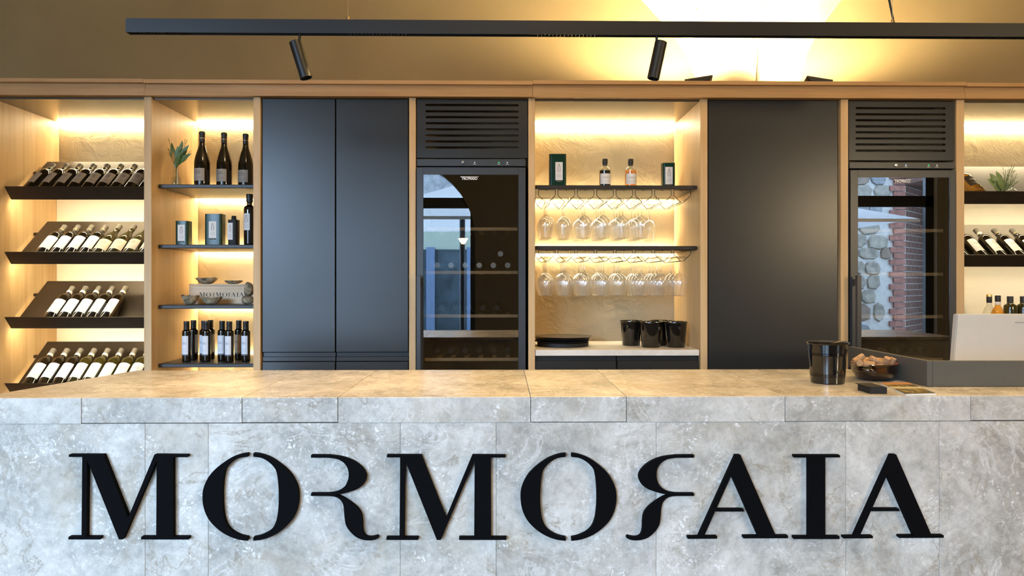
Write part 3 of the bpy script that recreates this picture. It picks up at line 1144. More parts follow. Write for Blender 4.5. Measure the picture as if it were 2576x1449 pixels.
# bay 6, single door cupboard
cup2 = thing('tall_cupboard', 'dark grey single door cupboard between the glassware niche and a wine fridge', 'cupboard', (X(1950), YF, 0))
upright(cup2, 2115, 2134)
part('carcass', box(X(1780) + 0.002, X(2115) - 0.002, YF + 0.05, YW - 0.01, 0, Z_BOT - 0.003), 'interior_black', cup2)
part('door', box(X(1783.5), X(2109.5), YF + 0.012, YF + 0.034, 0.12, at(1950, 252, YF).z, bevel=0.0012), 'anthracite', cup2)

# bay 8, wine racks behind the monitor
rack_cab2 = thing('wine_rack_cabinet', 'oak wine rack alcove behind the white monitor, beside a wine fridge', 'cabinet', (X(2700), YF, 0))
RX0, RX1 = X(2426) + 0.0015, X(2426) + 1.35
part('side_panel', box(RX1, RX1 + 0.04, YF, YW - 0.004, 0, Z_BOT - 0.001), 'oak_upright', rack_cab2)
part('top_panel', box(RX0, RX1 - 0.001, YF + 0.02, YW - 0.004, Z_BOT - 0.012, Z_BOT - 0.001), 'niche_top', rack_cab2)
part('back_panel', box(RX0, RX1 - 0.001, YW - 0.03, YW - 0.005, 0.02, E + 0.58), 'cream_board', rack_cab2)
strip(rack_cab2, RX0 + 0.004, RX1 - 0.004, Z_BOT - 0.012, mat='led_bright')
part('shelf', box(RX0 + 0.001, RX1 - 0.002, 3.97, YW - 0.034, E - 0.345, E - 0.325, bevel=0.003), 'shelf_dark', rack_cab2)

# ------------------------------------------------------------------ sloping wine racks
RC_Y, RC_DZ = 4.017, -0.067       # corner of plate and lip, below the lip's top edge
PL = Vector((0, 0.316, 0.262)).normalized()       # up the plate
PN = Vector((0, -PL.z, PL.y))                     # off the plate, towards the room


def rack(x0, x1, ztop, label, peg=True, lm='led_rack'):
    c = Vector((0, RC_Y, ztop + RC_DZ))
    r = thing('sloping_wine_rack', label, 'rack', ((x0 + x1) / 2, RC_Y, ztop + RC_DZ), 'sloping metal wine racks')
    bm = bmesh.new()
    q = [c, c + PL * 0.412, c + PL * 0.412 + PN * -0.003, c - PN * 0.003]
    add_prism(bm, [(x0, p.y, p.z) for p in q], (x1 - x0, 0, 0))
    part('back_plate', bm, 'rack_metal', r)
    bm = bmesh.new()
    q = [c, c - PL * 0.003, c - PL * 0.003 + PN * 0.084, c + PN * 0.084]
    add_prism(bm, [(x0, p.y, p.z) for p in q], (x1 - x0, 0, 0))
    part('front_lip', bm, 'rack_metal', r)
    # light strip tucked under the corner, shining back and down
    n = Vector((0, 0.81, -0.58)).normalized()
    tdir = Vector((0, n.z, -n.y))
    s = c + Vector((0, 0.024, 0.008))
    bm = bmesh.new()
    q = [s - tdir * 0.007, s + tdir * 0.007, s + tdir * 0.007 - n * 0.003, s - tdir * 0.007 - n * 0.003]
    add_prism(bm, [(x0 + 0.004, p.y, p.z) for p in q], (x1 - x0 - 0.008, 0, 0))
    pf = part('strip_profile', bm, 'steel', r)
    bm = bmesh.new()
    q = [s - tdir * 0.006 + n * 0.0005, s + tdir * 0.006 + n * 0.0005, s + tdir * 0.006 + n * 0.002, s - tdir * 0.006 + n * 0.002]
    add_prism(bm, [(x0 + 0.005, p.y, p.z) for p in q], (x1 - x0 - 0.010, 0, 0))
    part('led_strip', bm, lm, pf)
    if peg:
        p = c + PL * 0.30 - PN * 0.014
        bm = bmesh.new()
        add_tube(bm, [(x0 - 0.028, p.y, p.z), (x0 + 0.03, p.y, p.z)], 0.010, 12)
        part('peg', bm, 'rack_metal', r, True)
        p = c + PL * 0.05 - PN * 0.014
        bm = bmesh.new()
        add_tube(bm, [(x1 - 0.03, p.y, p.z), (x1 + 0.012, p.y, p.z)], 0.010, 12)
        part('peg', bm, 'rack_metal', r, True)
    return r


RKX0, RKX1 = X(-23) + 0.030, X(362) - 0.014
RZ = [E + 0.532, E + 0.171, E - 0.189, E - 0.5545]
names = ['topmost sloping metal wine rack beside the display shelves, bottles with brown labels', 'second sloping metal wine rack from the top beside the display shelves, white and cream labels',
         'sloping metal wine rack holding five bottles, partly empty', 'lowest sloping metal wine rack, behind the stone counter end']
for z, nm in zip(RZ, names):
    rack(RKX0, RKX1, z, nm)
RZ2 = [E + 0.516, E + 0.158]
rack(RX0 + 0.014, RX1 - 0.03, RZ2[0], 'topmost sloping metal rack of the alcove behind the monitor, amber bottle and greenery', peg=False, lm='led_rack_low')
rack(RX0 + 0.014, RX1 - 0.03, RZ2[1], 'second sloping metal rack of the alcove behind the monitor, dark bottles', peg=False, lm='led_rack_low')

# ------------------------------------------------------------------ bottles
BORD = [(0, 0.002), (0.030, 0), (0.0365, 0.004), (0.0375, 0.012), (0.0375, 0.188), (0.036, 0.202), (0.030, 0.216), (0.020, 0.228), (0.0155, 0.238), (0.0148, 0.25), (0.0145, 0.262)]
BURG = [(0, 0.002), (0.034, 0), (0.0415, 0.004), (0.0425, 0.014), (0.0425, 0.125), (0.041, 0.142), (0.036, 0.166), (0.029, 0.192), (0.021, 0.215), (0.0165, 0.232), (0.015, 0.247), (0.0145, 0.262)]


def bottle(name, label, prof, glass, cap_mat, cap, lab=None, lab_mat=None, ring=None, group=None, extra=None, seg=28, smooth_label=None):
    """Standing bottle at the origin, its label to -y. cap = profile of capsule or stopper."""
    b = thing(name, label, 'bottle', (0, 0, 0), group)
    part('glass_body', lathe(prof, seg, cap1=False), glass, b, True)
    part('capsule', lathe(cap, 20), cap_mat, b, True)
    if ring:
        part('neck_ring', lathe(ring[0], 20), ring[1], b, True)
    if lab:
        r, z0, z1, a = lab
        part('label', curved_label(r, z0, z1, -a, a), lab_mat, b, True)
    if extra:
        extra(b)
    return b


CAP_BORD = [(0.0150, 0.252), (0.0152, 0.292), (0.0160, 0.294), (0.0160, 0.302), (0.0145, 0.304), (0, 0.304)]
CAP_BURG = [(0.0155, 0.250), (0.0152, 0.290), (0.0168, 0.293), (0.0168, 0.303), (0.014, 0.308), (0, 0.308)]
RING_BORD = ([(0.0152, 0.247), (0.0156, 0.248), (0.0156, 0.262), (0.0153, 0.263)], 'capsule_ring')
LAB_BORD = (0.0379, 0.052, 0.162, 1.05)

P_brown = Proto(bottle('wine_bottle', 'x', BORD, 'bottle_dark', 'capsule_grey', CAP_BORD, (0.0379, 0.060, 0.160, 1.0), 'label_brown', ([(0.0154, 0.258), (0.0157, 0.2585), (0.0157, 0.2605), (0.0154, 0.261)], 'gold_metal')))
P_white = Proto(bottle('wine_bottle', 'x', BORD, 'bottle_dark', 'capsule_grey', CAP_BORD, LAB_BORD, 'label_white', ([(0.0154, 0.258), (0.0157, 0.2585), (0.0157, 0.2605), (0.0154, 0.261)], 'gold_metal')))
P_cream = Proto(bottle('wine_bottle', 'x', BURG, 'bottle_olive', 'capsule_grey', [(0.0155, 0.262), (0.0152, 0.290), (0.0162, 0.293), (0.0162, 0.301), (0.014, 0.304), (0, 0.304)], (0.0429, 0.030, 0.118, 1.0), 'label_cream'))
P_whitering = Proto(bottle('wine_bottle', 'x', BORD, 'bottle_dark', 'capsule_grey', CAP_BORD, LAB_BORD, 'label_white', RING_BORD))
P_sketch = Proto(bottle('wine_bottle', 'x', BORD, 'bottle_dark', 'capsule_grey', CAP_BORD, LAB_BORD, 'label_sketch', RING_BORD))
P_olive = Proto(bottle('wine_bottle', 'x', BORD, 'bottle_olive', 'capsule_grey', CAP_BORD, LAB_BORD, 'label_sketch', RING_BORD))

ROT_X = -math.atan2(PL.y, PL.z)


def lay(proto, x, ztop, label, group, r=0.0378, twist=0.0):
    """Lie a bottle on a rack: base on the lip, body on the plate."""
    c = Vector((x, RC_Y, ztop + RC_DZ)) + PN * (r + 0.0006) + PL * 0.0015
    o = proto.put(c, (0, 0, 0), label, group)
    o.rotation_mode = 'QUATERNION'
    o.rotation_quaternion = (Matrix.Rotation(ROT_X, 4, 'X') @ Matrix.Rotation(twist, 4, 'Z')).to_quaternion()
    return o


rb = random.Random(11)
pitch = 0.0795
xs1 = X(75, 4.05) + 0.022
for i in range(9):
    lay(P_brown, xs1 + i * pitch, RZ[0], 'dark bottle with brown label on the topmost rack, %s from the oak side panel' % ORD[i], 'bottles on the topmost sloping rack', twist=-0.45 + 0.10 * i + rb.uniform(-.05, .05))
xs2 = X(118, 4.05) - 0.006
for i in range(8):
    if i < 4:
        lay(P_white, xs2 + i * 0.0795, RZ[1], 'dark bottle with plain white label on the second rack, %s from the side panel' % ORD[i], 'bottles on the second sloping rack', twist=rb.uniform(-.1, .1))
    else:
        lay(P_cream, xs2 + 4 * 0.0795 + 0.004 + (i - 4) * 0.0858, RZ[1], 'olive sloped shoulder bottle with cream label on the second rack, %s from the display shelves' % ORD[7 - i], 'bottles on the second sloping rack', r=0.0428, twist=rb.uniform(-.15, .15))
xs3 = X(136, 4.05)
for i in range(5):
    pr_ = P_whitering if i < 3 else P_sketch
    lay(pr_, xs3 + i * 0.0775, RZ[2], 'dark wine bottle with %s label on the five bottle rack, %s from the side panel' % (('white', 'white', 'white', 'sketched', 'sketched')[i], ORD[i]), 'bottles on the half empty rack', twist=-0.1 + rb.uniform(-.1, .1))
xs4 = X(86, 4.05)
for i in range(9):
    pr_ = P_whitering if i < 3 else P_olive
    lay(pr_, xs4 + i * 0.0795, RZ[3], '%s wine bottle with white label on the lowest rack, %s from the side panel' % ('dark' if i < 3 else 'olive', ORD[i]), 'bottles on the lowest sloping rack', twist=rb.uniform(-.12, .12))
# racks behind the monitor
xr0 = RX0 + 0.014
for i, pr_ in enumerate((P_brown, P_white, P_sketch, P_white, P_white)):
    lay(pr_, xr0 + 0.050 + i * 0.109, RZ2[1], 'dark wine bottle on the rack above the monitor, %s from the fridge' % ORD[i], 'bottles on the rack above the monitor', twist=(-0.5 if i == 0 else rb.uniform(0.1, .3)))


# ------------------------------------------------------------------ display shelf contents
def stand(proto, px, Y, z, label, group=None, rot=0.0, scale=None):
    return proto.put((at(px, 700, Y).x, Y, z + 0.0005), (0, 0, rot), label, group, scale)


P_burg = Proto(bottle('wine_bottle', 'x', BURG, 'bottle_dark', 'capsule_black', CAP_BURG, (0.0429, 0.026, 0.096, 0.98), 'label_taupe', ([(0.0152, 0.268), (0.0159, 0.2685), (0.0159, 0.2705), (0.0152, 0.271)], 'gold_metal')))
for i, (px, Y) in enumerate(((508.5, 4.045), (564, 4.075), (618, 4.105))):
    stand(P_burg, px, Y, DSH[0], ('tall black bottle with taupe label nearest the vase of greenery', 'tall black bottle with taupe label, middle of the three on the top shelf', 'tall black bottle with taupe label farthest from the vase of greenery')[i], 'tall bottles on the top display shelf', rot=-0.30 - 0.03 * i)

# glass vase with greenery
vx, vy = X(443, 4.06), 4.06
vz = DSH[0] + 0.0005
vs_ = thing('glass_vase', 'clear glass bud vase on the top display shelf', 'vase', (vx, vy, vz))
vprof = [(0.0, 0.006), (0.024, 0.004), (0.027, 0.0), (0.029, 0.004), (0.028, 0.02), (0.023, 0.06), (0.017, 0.09), (0.017, 0.11), (0.021, 0.128)]
part('body', lathe(vprof, 24, center=(vx, vy, vz), cap1=False, cap0=False), 'vase_glass', vs_, True)
part('water', lathe([(0, 0.008), (0.023, 0.008), (0.026, 0.012), (0.023, 0.05), (0, 0.05)], 20, center=(vx, vy, vz)), 'vase_glass', vs_, True)


def leaf_bm(base, tip, width, bend=0.0, up=Vector((0, -1, 0.2))):
    base, tip = Vector(base), Vector(tip)
    d = tip - base
    side = d.cross(up).normalized()
    nr = side.cross(d).normalized()
    bm = bmesh.new()
    L, M, Rr = [], [], []
    n = 6
    for i in range(n + 1):
        s = i / n
        w = width * math.sin(math.pi * min(1, 0.06 + 0.94 * s)) ** 0.8 * (1.0 if s < 0.98 else 0.1)
        p = base + d * s + nr * bend * math.sin(math.pi * s * 0.9)
        L.append(bm.verts.new(p + side * w + nr * w * 0.3))
        M.append(bm.verts.new(p))
        Rr.append(bm.verts.new(p - side * w + nr * w * 0.3))
    for i in range(n):
        bm.faces.new((L[i], M[i], M[i + 1], L[i + 1]))
        bm.faces.new((M[i], Rr[i], Rr[i + 1], M[i + 1]))
    return bm


def sprig(bm, base, tip, nl, ln, rr):
    """Stem with many needle leaves, all in one mesh."""
    base, tip = Vector(base), Vector(tip)
    add_tube(bm, [base, base.lerp(tip, 0.5) + Vector((0, 0, 0.004)), tip], 0.0009, 5)
    d = (tip - base).normalized()
    for i in range(nl):
        s = 0.25 + 0.75 * i / nl
        p = base.lerp(tip, s)
        a = rr.uniform(0, 6.28)
        o1 = d.cross(Vector((0.3, 0.9, 0.2))).normalized()
        o2 = d.cross(o1).normalized()
        dirn = (o1 * math.cos(a) + o2 * math.sin(a) + d * 0.7).normalized()
        q = p + dirn * ln * rr.uniform(0.7, 1.1)
        sd = dirn.cross(d).normalized() * 0.0011
        v = [bm.verts.new(c) for c in (p - sd, p + sd, q)]
        bm.faces.new(v)


pl = thing('greenery_sprig', 'cut greenery standing in the glass bud vase', 'plant', (vx, vy, vz + 0.01))
rl = random.Random(5)


def vp(px, py, dy=0.0):
    return at(px, py, vy + dy)


b0 = Vector((vx, vy, vz + 0.10))
bm = bmesh.new()
add_tube(bm, [(vx - 0.006, vy, vz + 0.012), (vx, vy, vz + 0.07), b0 + Vector((0, 0, 0.02))], 0.0016, 6)
add_tube(bm, [(vx + 0.006, vy, vz + 0.012), (vx + 0.002, vy, vz + 0.07), b0 + Vector((0.004, 0, 0.02))], 0.0014, 6)
part('stem', bm, 'leaf_green', pl)
for (qx, qy, w, bend, dy) in ((432, 358, 0.014, 0.008, 0.0), (459, 352, 0.013, -0.004, 0.01), (476, 364, 0.016, 0.004, -0.012), (483, 386, 0.016, 0.008, -0.03), (468, 398, 0.014, 0.006, -0.03), (434, 373, 0.014, -0.005, 0.015), (462, 375, 0.016, 0.004, -0.03), (448, 366, 0.014, 0.0, -0.02), (455, 385, 0.015, 0.003, -0.035), (472, 378, 0.013, 0.0, 0.01)):
    part('leaf', leaf_bm(b0 + Vector((rl.uniform(-.005, .005), 0, rl.uniform(0, .03))), vp(qx, qy, dy), w, bend), 'leaf_green', pl, True)
for (qx, qy) in ((437, 388), (435, 380)):
    part('petal', leaf_bm(b0 + Vector((0, 0, .02)), vp(qx, qy, -0.01), 0.010, 0.003), 'petal_ochre', pl, True)
bm = bmesh.new()
for (qx, qy) in ((424, 348), (466, 350), (424, 375), (471, 352), (427, 385), (480, 378), (472, 400)):
    sprig(bm, b0 + Vector((0, 0, 0.01)), vp(qx, qy, rl.uniform(-.02, .02)), 40, 0.015, rl)
part('needles', bm, 'leaf_green', pl, kind='stuff')


def round_rect(x0, x1, y0, y1, r, n=5):
    pts = []
    for cx_, cy_, a0 in ((x1 - r, y0 + r, -90), (x1 - r, y1 - r, 0), (x0 + r, y1 - r, 90), (x0 + r, y0 + r, 180)):
        for k in range(n + 1):
            a = R(a0 + 90 * k / n)
            pts.append((cx_ + r * math.cos(a), cy_ + r * math.sin(a)))
    return pts


def oil_tin(px0, px1, Y, dep, z, h, lx0, lx1, lz0, lz1, label, group):
    """Pressed tin: rounded body, rim, printed front label with a line of gold print."""
    xa, xb = X(px0, Y), X(px1, Y)
    z += 0.0005
    o = thing('oil_tin', label, 'tin', ((xa + xb) / 2, Y + dep / 2, z), group)
    pts = round_rect(xa, xb, Y, Y + dep, 0.012)
    bm = bmesh.new()
    add_prism(bm, [(x, y, z + 0.003) for x, y in pts], (0, 0, h - 0.006))
    part('body', bm, 'tin_green', o, True)
    bm = bmesh.new()
    add_prism(bm, [(x, y, z) for x, y in round_rect(xa - .0008, xb + .0008, Y - .0008, Y + dep + .0008, 0.0125)], (0, 0, 0.0028))
    part('bottom_rim', bm, 'tin_green', o, True)
    bm = bmesh.new()
    add_prism(bm, [(x, y, z + h - 0.0028) for x, y in round_rect(xa - .0008, xb + .0008, Y - .0008, Y + dep + .0008, 0.0125)], (0, 0, 0.0028))
    part('top_rim', bm, 'tin_green', o, True)
    w = xb - xa
    lb = part('label', flat_label(xa + w * lx0, xa + w * lx1, Y - 0.0006, z + h * lz0, z + h * lz1), 'label_drop', o)
    part('gold_print', flat_label(xa + w * lx0 + 0.003, xa + w * lx1 - 0.003, Y - 0.0005, z + h * (lz0 - 0.05), z + h * (lz0 - 0.012)), 'gold_print', o)
    return o


oil_tin(440, 472, 4.04, 0.066, DSH[1], 0.137, 0.22, 0.78, 0.17, 0.84, 'small dark green oil tin, shorter one on the second display shelf', 'oil tins')
oil_tin(514, 557, 4.05, 0.070, DSH[1], 0.178, 0.26, 0.70, 0.23, 0.76, 'tall shiny green oil tin beside the black canister', 'oil tins')
oil_tin(1382, 1425, 4.08, 0.070, GSH[0], 0.196, 0.35, 0.78, 0.23, 0.76, 'taller green oil tin on the upper glass shelf', 'oil tins')
oil_tin(1668, 1699, 4.10, 0.064, GSH[0], 0.150, 0.18, 0.78, 0.17, 0.84, 'shorter green oil tin at the far end of the upper glass shelf', 'oil tins')

# black canister
cz = DSH[1] + 0.0005
cx0, cx1, cY = X(571.5, 4.06), X(596, 4.06), 4.06
can = thing('oil_canister', 'black oil canister with screw cap and white label', 'canister', ((cx0 + cx1) / 2, cY + 0.028, cz))
bm = bmesh.new()
add_prism(bm, [(x, y, cz) for x, y in round_rect(cx0, cx1, cY, cY + 0.056, 0.016)], (0, 0, 0.146))
part('body', bm, 'black_matte', can, True)
part('cap', lathe([(0.0145, 0.146), (0.0145, 0.150), (0.0135, 0.151), (0.0128, 0.167), (0.011, 0.170), (0, 0.170)], 20, center=((cx0 + cx1) / 2, cY + 0.028, cz)), 'black_matte', can, True)
part('label', flat_label(cx0 + 0.001, cx0 + 0.031, cY - 0.0006, cz + 0.032, cz + 0.128), 'label_drop', can)

DOR = [(0, 0.002), (0.027, 0), (0.0305, 0.004), (0.031, 0.01), (0.0325, 0.20), (0.032, 0.212), (0.026, 0.221), (0.0155, 0.228), (0.0140, 0.236), (0.0140, 0.252)]
ab = bottle('oil_bottle', 'tall amber oil bottle with black stopper and white label', DOR, 'bottle_dark', 'capsule_black', [(0.0165, 0.244), (0.0185, 0.252), (0.0185, 0.288), (0.0175, 0.292), (0, 0.292)],
            (0.0329, 0.085, 0.180, 0.60), 'label_drop', ([(0.0148, 0.228), (0.0155, 0.230), (0.0155, 0.243), (0.0148, 0.244)], 'amber_glass'))
ab.location = (X(628, 4.07), 4.07, DSH[1] + 0.0005)
ab.rotation_euler = (0, 0, -0.25)

# ------------------------------------------------------------------ lettering outlines (pixels of the counter sign)
def smooth(pts, n=5, closed=False):
    out = []
    N = len(pts)
    for i in range(N - 1):
        p0 = pts[max(i - 1, 0)]
        p1, p2 = pts[i], pts[i + 1]
        p3 = pts[min(i + 2, N - 1)]
        for k in range(n):
            s = k / n
            out.append(tuple(0.5 * ((2 * p1[c]) + (-p0[c] + p2[c]) * s + (2 * p0[c] - 5 * p1[c] + 4 * p2[c] - p3[c]) * s * s + (-p0[c] + 3 * p1[c] - 3 * p2[c] + p3[c]) * s ** 3) for c in (0, 1)))
    out.append(pts[-1])
    return out


def cv(pts, ox):
    return [(ox + x / 2.64, 900 + y / 2.64) for x, y in pts]


Mo = [(457, 643), (685, 643), (850, 1063), (1025, 643), (1245, 645), (1245, 660), (1148, 660), (1150, 1190), (1252, 1190), (1252, 1207), (937, 1207), (937, 1190), (1037, 1190), (1040, 682), (815, 1207), (789, 1207), (578, 680), (573, 1190), (665, 1190), (665, 1207), (454, 1207), (454, 1190), (541, 1190), (546, 659), (457, 659)]
Oq = lambda pts: [((372 + x / 2.822) * 2.64, (205 + y / 2.822) * 2.64) for x, y in pts]
Oout = Oq([(708, 100), (660, 107), (588, 133), (510, 185), (447, 245), (410, 306), (392, 358), (387, 408), (392, 468), (410, 528), (443, 585), (498, 640), (562, 682), (638, 711), (708, 721)])
Oin = Oq([(708, 697), (658, 686), (602, 659), (563, 620), (541, 565), (530, 490), (527, 408), (530, 325), (540, 245), (557, 203), (600, 160), (650, 133), (708, 124)])
Ol = smooth(Oout) + smooth(Oin)
Or = [(2 * 1663 - x, y) for x, y in Ol]
Ra = [(600, 648), (690, 661), (765, 690), (822, 735), (848, 782), (836, 832), (792, 870), (730, 893), (690, 903), (645, 913)]
Rb = [(645, 913), (685, 926), (740, 960), (788, 1000), (814, 1040), (822, 1090), (824, 1140), (831, 1170), (846, 1187), (870, 1193), (900, 1190), (922, 1185), (931, 1196)]
Rc = [(931, 1196), (912, 1206), (880, 1213), (830, 1210), (780, 1190), (737, 1150), (713, 1110), (704, 1060), (699, 1000), (688, 960), (658, 931), (618, 920), (560, 918)]
Rd = [(560, 902), (620, 899), (670, 884), (706, 853), (726, 813), (731, 770), (722, 730), (694, 694), (650, 672), (590, 664)]
Rr_ = [(481, 647)] + smooth(Ra) + smooth(Rb)[1:] + smooth(Rc)[1:] + [(481, 918), (481, 902)] + smooth(Rd) + [(481, 664)]
Rm = [(1442 - (x - 481), y) for x, y in Rr_]
Ao = [(968, 643), (1000, 643), (1235, 1180), (1316, 1180), (1316, 1196), (1020, 1197), (1020, 1182), (1117, 1181), (940, 778), (838, 1003), (1018, 1003), (1026, 1019), (831, 1019), (757, 1185), (845, 1184), (845, 1199), (650, 1200), (650, 1186), (722, 1185)]
Io = [(322, 647), (626, 647), (626, 662), (529, 662), (529, 1187), (623, 1187), (623, 1204), (319, 1204), (319, 1188), (417, 1188), (417, 663), (322, 663)]
SIGN = [
    ('M', [cv(Mo, 0)], 'black raised letter M that starts the sign on the stone counter'),
    ('O', [cv(Ol, 0), cv(Or, 0)], 'black split letter O between the starting M and the R'),
    ('R', [cv(Rr_, 600)], 'black stemless letter R after the first split O'),
    ('M', [cv([(x + 528, y + 3) for x, y in Mo], 600)], 'black raised letter M in the middle of the counter sign'),
    ('O', [cv([(x + 2112.5 - 3168 + 0, y + 1) for x, y in Ol], 1200), cv([(x + 2112.5 - 3168, y + 1) for x, y in Or], 1200)], 'black split letter O before the mirrored R'),
    ('R', [cv(Rm, 1200)], 'black mirrored stemless letter R beside the second split O'),
    ('A', [[(x - 392, y + 1) for x, y in cv(Ao, 1876)]], 'black letter A between the mirrored R and the I'),
    ('I', [cv(Io, 1876)], 'black letter I between the two letters A'),
    ('A', [cv(Ao, 1876)], 'black letter A that ends the counter sign'),
]
# the second O measured directly: left edge 1309.5, centre 1429.3
dx = 1309.5 - min(x for x, y in SIGN[4][1][0])
SIGN[4] = ('O', [[(x + dx, y) for x, y in p] for p in SIGN[4][1]], SIGN[4][2])

# ------------------------------------------------------------------ stone counter
ZC = E - 0.370
CF, CB = 2.293, 3.005
MIT = 0.004
CX1 = 3.1
BL = Vector((at(345, 930, CB).x, CB, 0))
FLc = Vector((-1.69, CF, 0))
EDGE_H = 0.0805
cnt = thing('stone_counter', 'long travertine clad bar counter with black raised sign', 'counter', ((FLc.x + CX1) / 2, 2.65, 0))
bm = bmesh.new()
add_prism(bm, [(FLc.x + 0.03, CF + 0.03, 0), (CX1 - .03, CF + 0.03, 0), (CX1 - .03, CB - 0.02, 0), (BL.x + 0.03, CB - 0.02, 0)], (0, 0, ZC - 0.021))
part('core', bm, 'mortar', cnt)


def slab(name, quad, z0, z1, mat, bev=0.0008):
    bm = bmesh.new()
    add_prism(bm, [(x, y, z0) for x, y in quad], (0, 0, z1 - z0))
    bmesh.ops.bevel(bm, geom=bm.edges[:], offset=bev, segments=1, affect='EDGES')
    return part(name, bm, mat, cnt)


G = 0.0009
tj = [FLc.x] + [at(p, 998, CF).x for p in (609, 850, 1335, 1576, 1975, 2442)] + [CX1]
for i, (a, b) in enumerate(zip(tj, tj[1:])):
    if i == 0:
        quad = [(a + 0.001, CF + MIT), (b - G, CF + MIT), (b - G, CB), (BL.x, CB)]
    else:
        quad = [(a + G, CF + MIT), (b - G, CF + MIT), (b - G, CB), (a + G, CB)]
    slab('top_slab', quad, ZC - 0.02, ZC, 'travertine_polished')
ej = [FLc.x] + [at(p, 1030, CF).x for p in (205, 609, 850, 1335, 1576, 1975, 2442)] + [CX1]
for i, (a, b) in enumerate(zip(ej, ej[1:])):
    dzz = (0.0, 0.002, 0.003, 0.0, 0.0018, 0.0, 0.0012, 0.003)[i]
    slab('edge_slab', [(a + G, CF - 0.0005), (b - G, CF - 0.0005), (b - G, CF + MIT - 0.0003), (a + G, CF + MIT - 0.0003)], ZC - EDGE_H + dzz - 0.002, ZC - 0.0002, 'travertine_honed')
PFY = CF + 0.002
fj = [FLc.x] + [at(p, 1250, PFY).x for p in (365, 524, 1007, 1248, 1651, 2128, 2363)] + [CX1]
for a, b in zip(fj, fj[1:]):
    slab('front_slab', [(a + G * 0.4, PFY), (b - G * 0.4, PFY), (b - G * 0.4, PFY + 0.022), (a + G * 0.4, PFY + 0.022)], 0.0, ZC - EDGE_H - 0.0026, 'travertine_honed')
# end panel and rear panel
bm = bmesh.new()
add_prism(bm, [(FLc.x, CF + 0.024, 0), (FLc.x + 0.025, CF + 0.026, 0), (BL.x + 0.025, CB, 0), (BL.x, CB, 0)], (0, 0, ZC - 0.021))
part('end_panel', bm, 'travertine_honed', cnt)

for ch, outs, lab in SIGN:
    pts0 = [at(x, y, PFY - 0.018) for x, y in outs[0]]
    allp = [at(x, y, PFY - 0.018) for o_ in outs for x, y in o_]
    org = Vector((sum(p.x for p in allp) / len(allp), PFY, min(p.z for p in allp)))
    nm = {'M': 'letter_sign', 'O': 'letter_sign', 'R': 'letter_sign', 'A': 'letter_sign', 'I': 'letter_sign'}[ch]
    if len(outs) == 1:
        bm = bmesh.new()
        add_prism(bm, pts0, (0, 0.0176, 0))
        tag(part(nm, bm, 'black_letter', None, origin=org), lab, 'letter', 'black sign letters on the counter front')
    else:
        r = thing(nm, lab, 'letter', org, 'black sign letters on the counter front')
        for o_ in outs:
            bm = bmesh.new()
            add_prism(bm, [at(x, y, PFY - 0.018) for x, y in o_], (0, 0.0176, 0))
            part('letter_half', bm, 'black_letter', r)

# ------------------------------------------------------------------ wooden box and stones on the third display shelf
z3 = DSH[2] + 0.0005
bx0, bx1, bY = X(475, 4.16), X(645, 4.16), 4.16
bxz = 0.116
wbx = thing('wooden_wine_box', 'pale pine wine box with dark stamped lettering on the third display shelf', 'box', ((bx0 + bx1) / 2, bY + 0.1, z3))
part('body', box(bx0, bx1, bY, bY + 0.22, z3, z3 + bxz - 0.012, bevel=0.0015), 'pine_box', wbx)
part('lid', box(bx0, bx1, bY - 0.0005, bY + 0.2205, z3 + bxz - 0.011, z3 + bxz, bevel=0.001), 'pine_box', wbx)
bm = bmesh.new()
S_ = (X(614, bY) - X(501, bY)) / (2374 - 172)
ox, oz = X(501, bY), at(560, 746.5, bY).z
for ch, outs, lab in SIGN:
    for o_ in outs:
        vs = [bm.verts.new((ox + (x - 172) * S_, bY - 0.0006, oz + (1356 - y) * S_)) for x, y in o_]
        bm.faces.new(vs)
part('lettering', bm, 'ink', wbx)
bm = bmesh.new()
for k in range(18):
    xx = X(532, bY) + k * 0.0042
    vs = [bm.verts.new(p) for p in ((xx, bY - 0.0006, oz - 0.010), (xx + 0.0024, bY - 0.0006, oz - 0.010), (xx + 0.0024, bY - 0.0006, oz - 0.0078), (xx, bY - 0.0006, oz - 0.0078))]
    bm.faces.new(vs)
part('small_print', bm, 'ink', wbx)


def stone_bowl(loc, rx, ry, h, thick, seed, label, flare=1.0, name='stone_bowl'):
    bm = bmesh.new()
    seg, rows_ = 26, 6
    outer = []
    rr = random.Random(seed)
    offs = Vector((seed * 3.1, seed * 1.7, 0))

    def ring(s, inner):
        out = []
        for i in range(seg):
            a = 2 * math.pi * i / seg
            q = (0.35 + 0.65 * s ** 0.55) * flare if s < 1 else flare
            z = h * s
            nz = mnoise.noise(Vector((math.cos(a) * 1.6, math.sin(a) * 1.6, s * 2)) + offs)
            k = (1 + 0.16 * nz)
            x, y = rx * q * k * math.cos(a), ry * q * k * math.sin(a)
            zz = z + (0.22 * h * nz * s) + h * 0.10 * s * mnoise.noise(Vector((math.cos(a) * 5, math.sin(a) * 5, 3)) + offs)
            if inner:
                x *= 1 - thick / rx
                y *= 1 - thick / ry
                zz = max(zz, thick)
            out.append(bm.verts.new((x, y, max(zz, 0.0))))
        return out
    ro = [ring(i / rows_, False) for i in range(rows_ + 1)]
    ri = [ring(i / rows_, True) for i in range(rows_, 0, -1)]
    allr = ro + ri
    for a, b in zip(allr, allr[1:]):
        for i in range(seg):
            bm.faces.new((a[i], a[(i + 1) % seg], b[(i + 1) % seg], b[i]))
    bm.faces.new(list(reversed(ro[0])))
    bm.faces.new(ri[-1])
    bmesh.ops.recalc_face_normals(bm, faces=bm.faces)
    bmesh.ops.translate(bm, verts=bm.verts, vec=loc)
    o = part(name, bm, 'stone_shell', None, True, origin=Vector(loc))
    return tag(o, label, 'bowl', 'rough stone bowls')


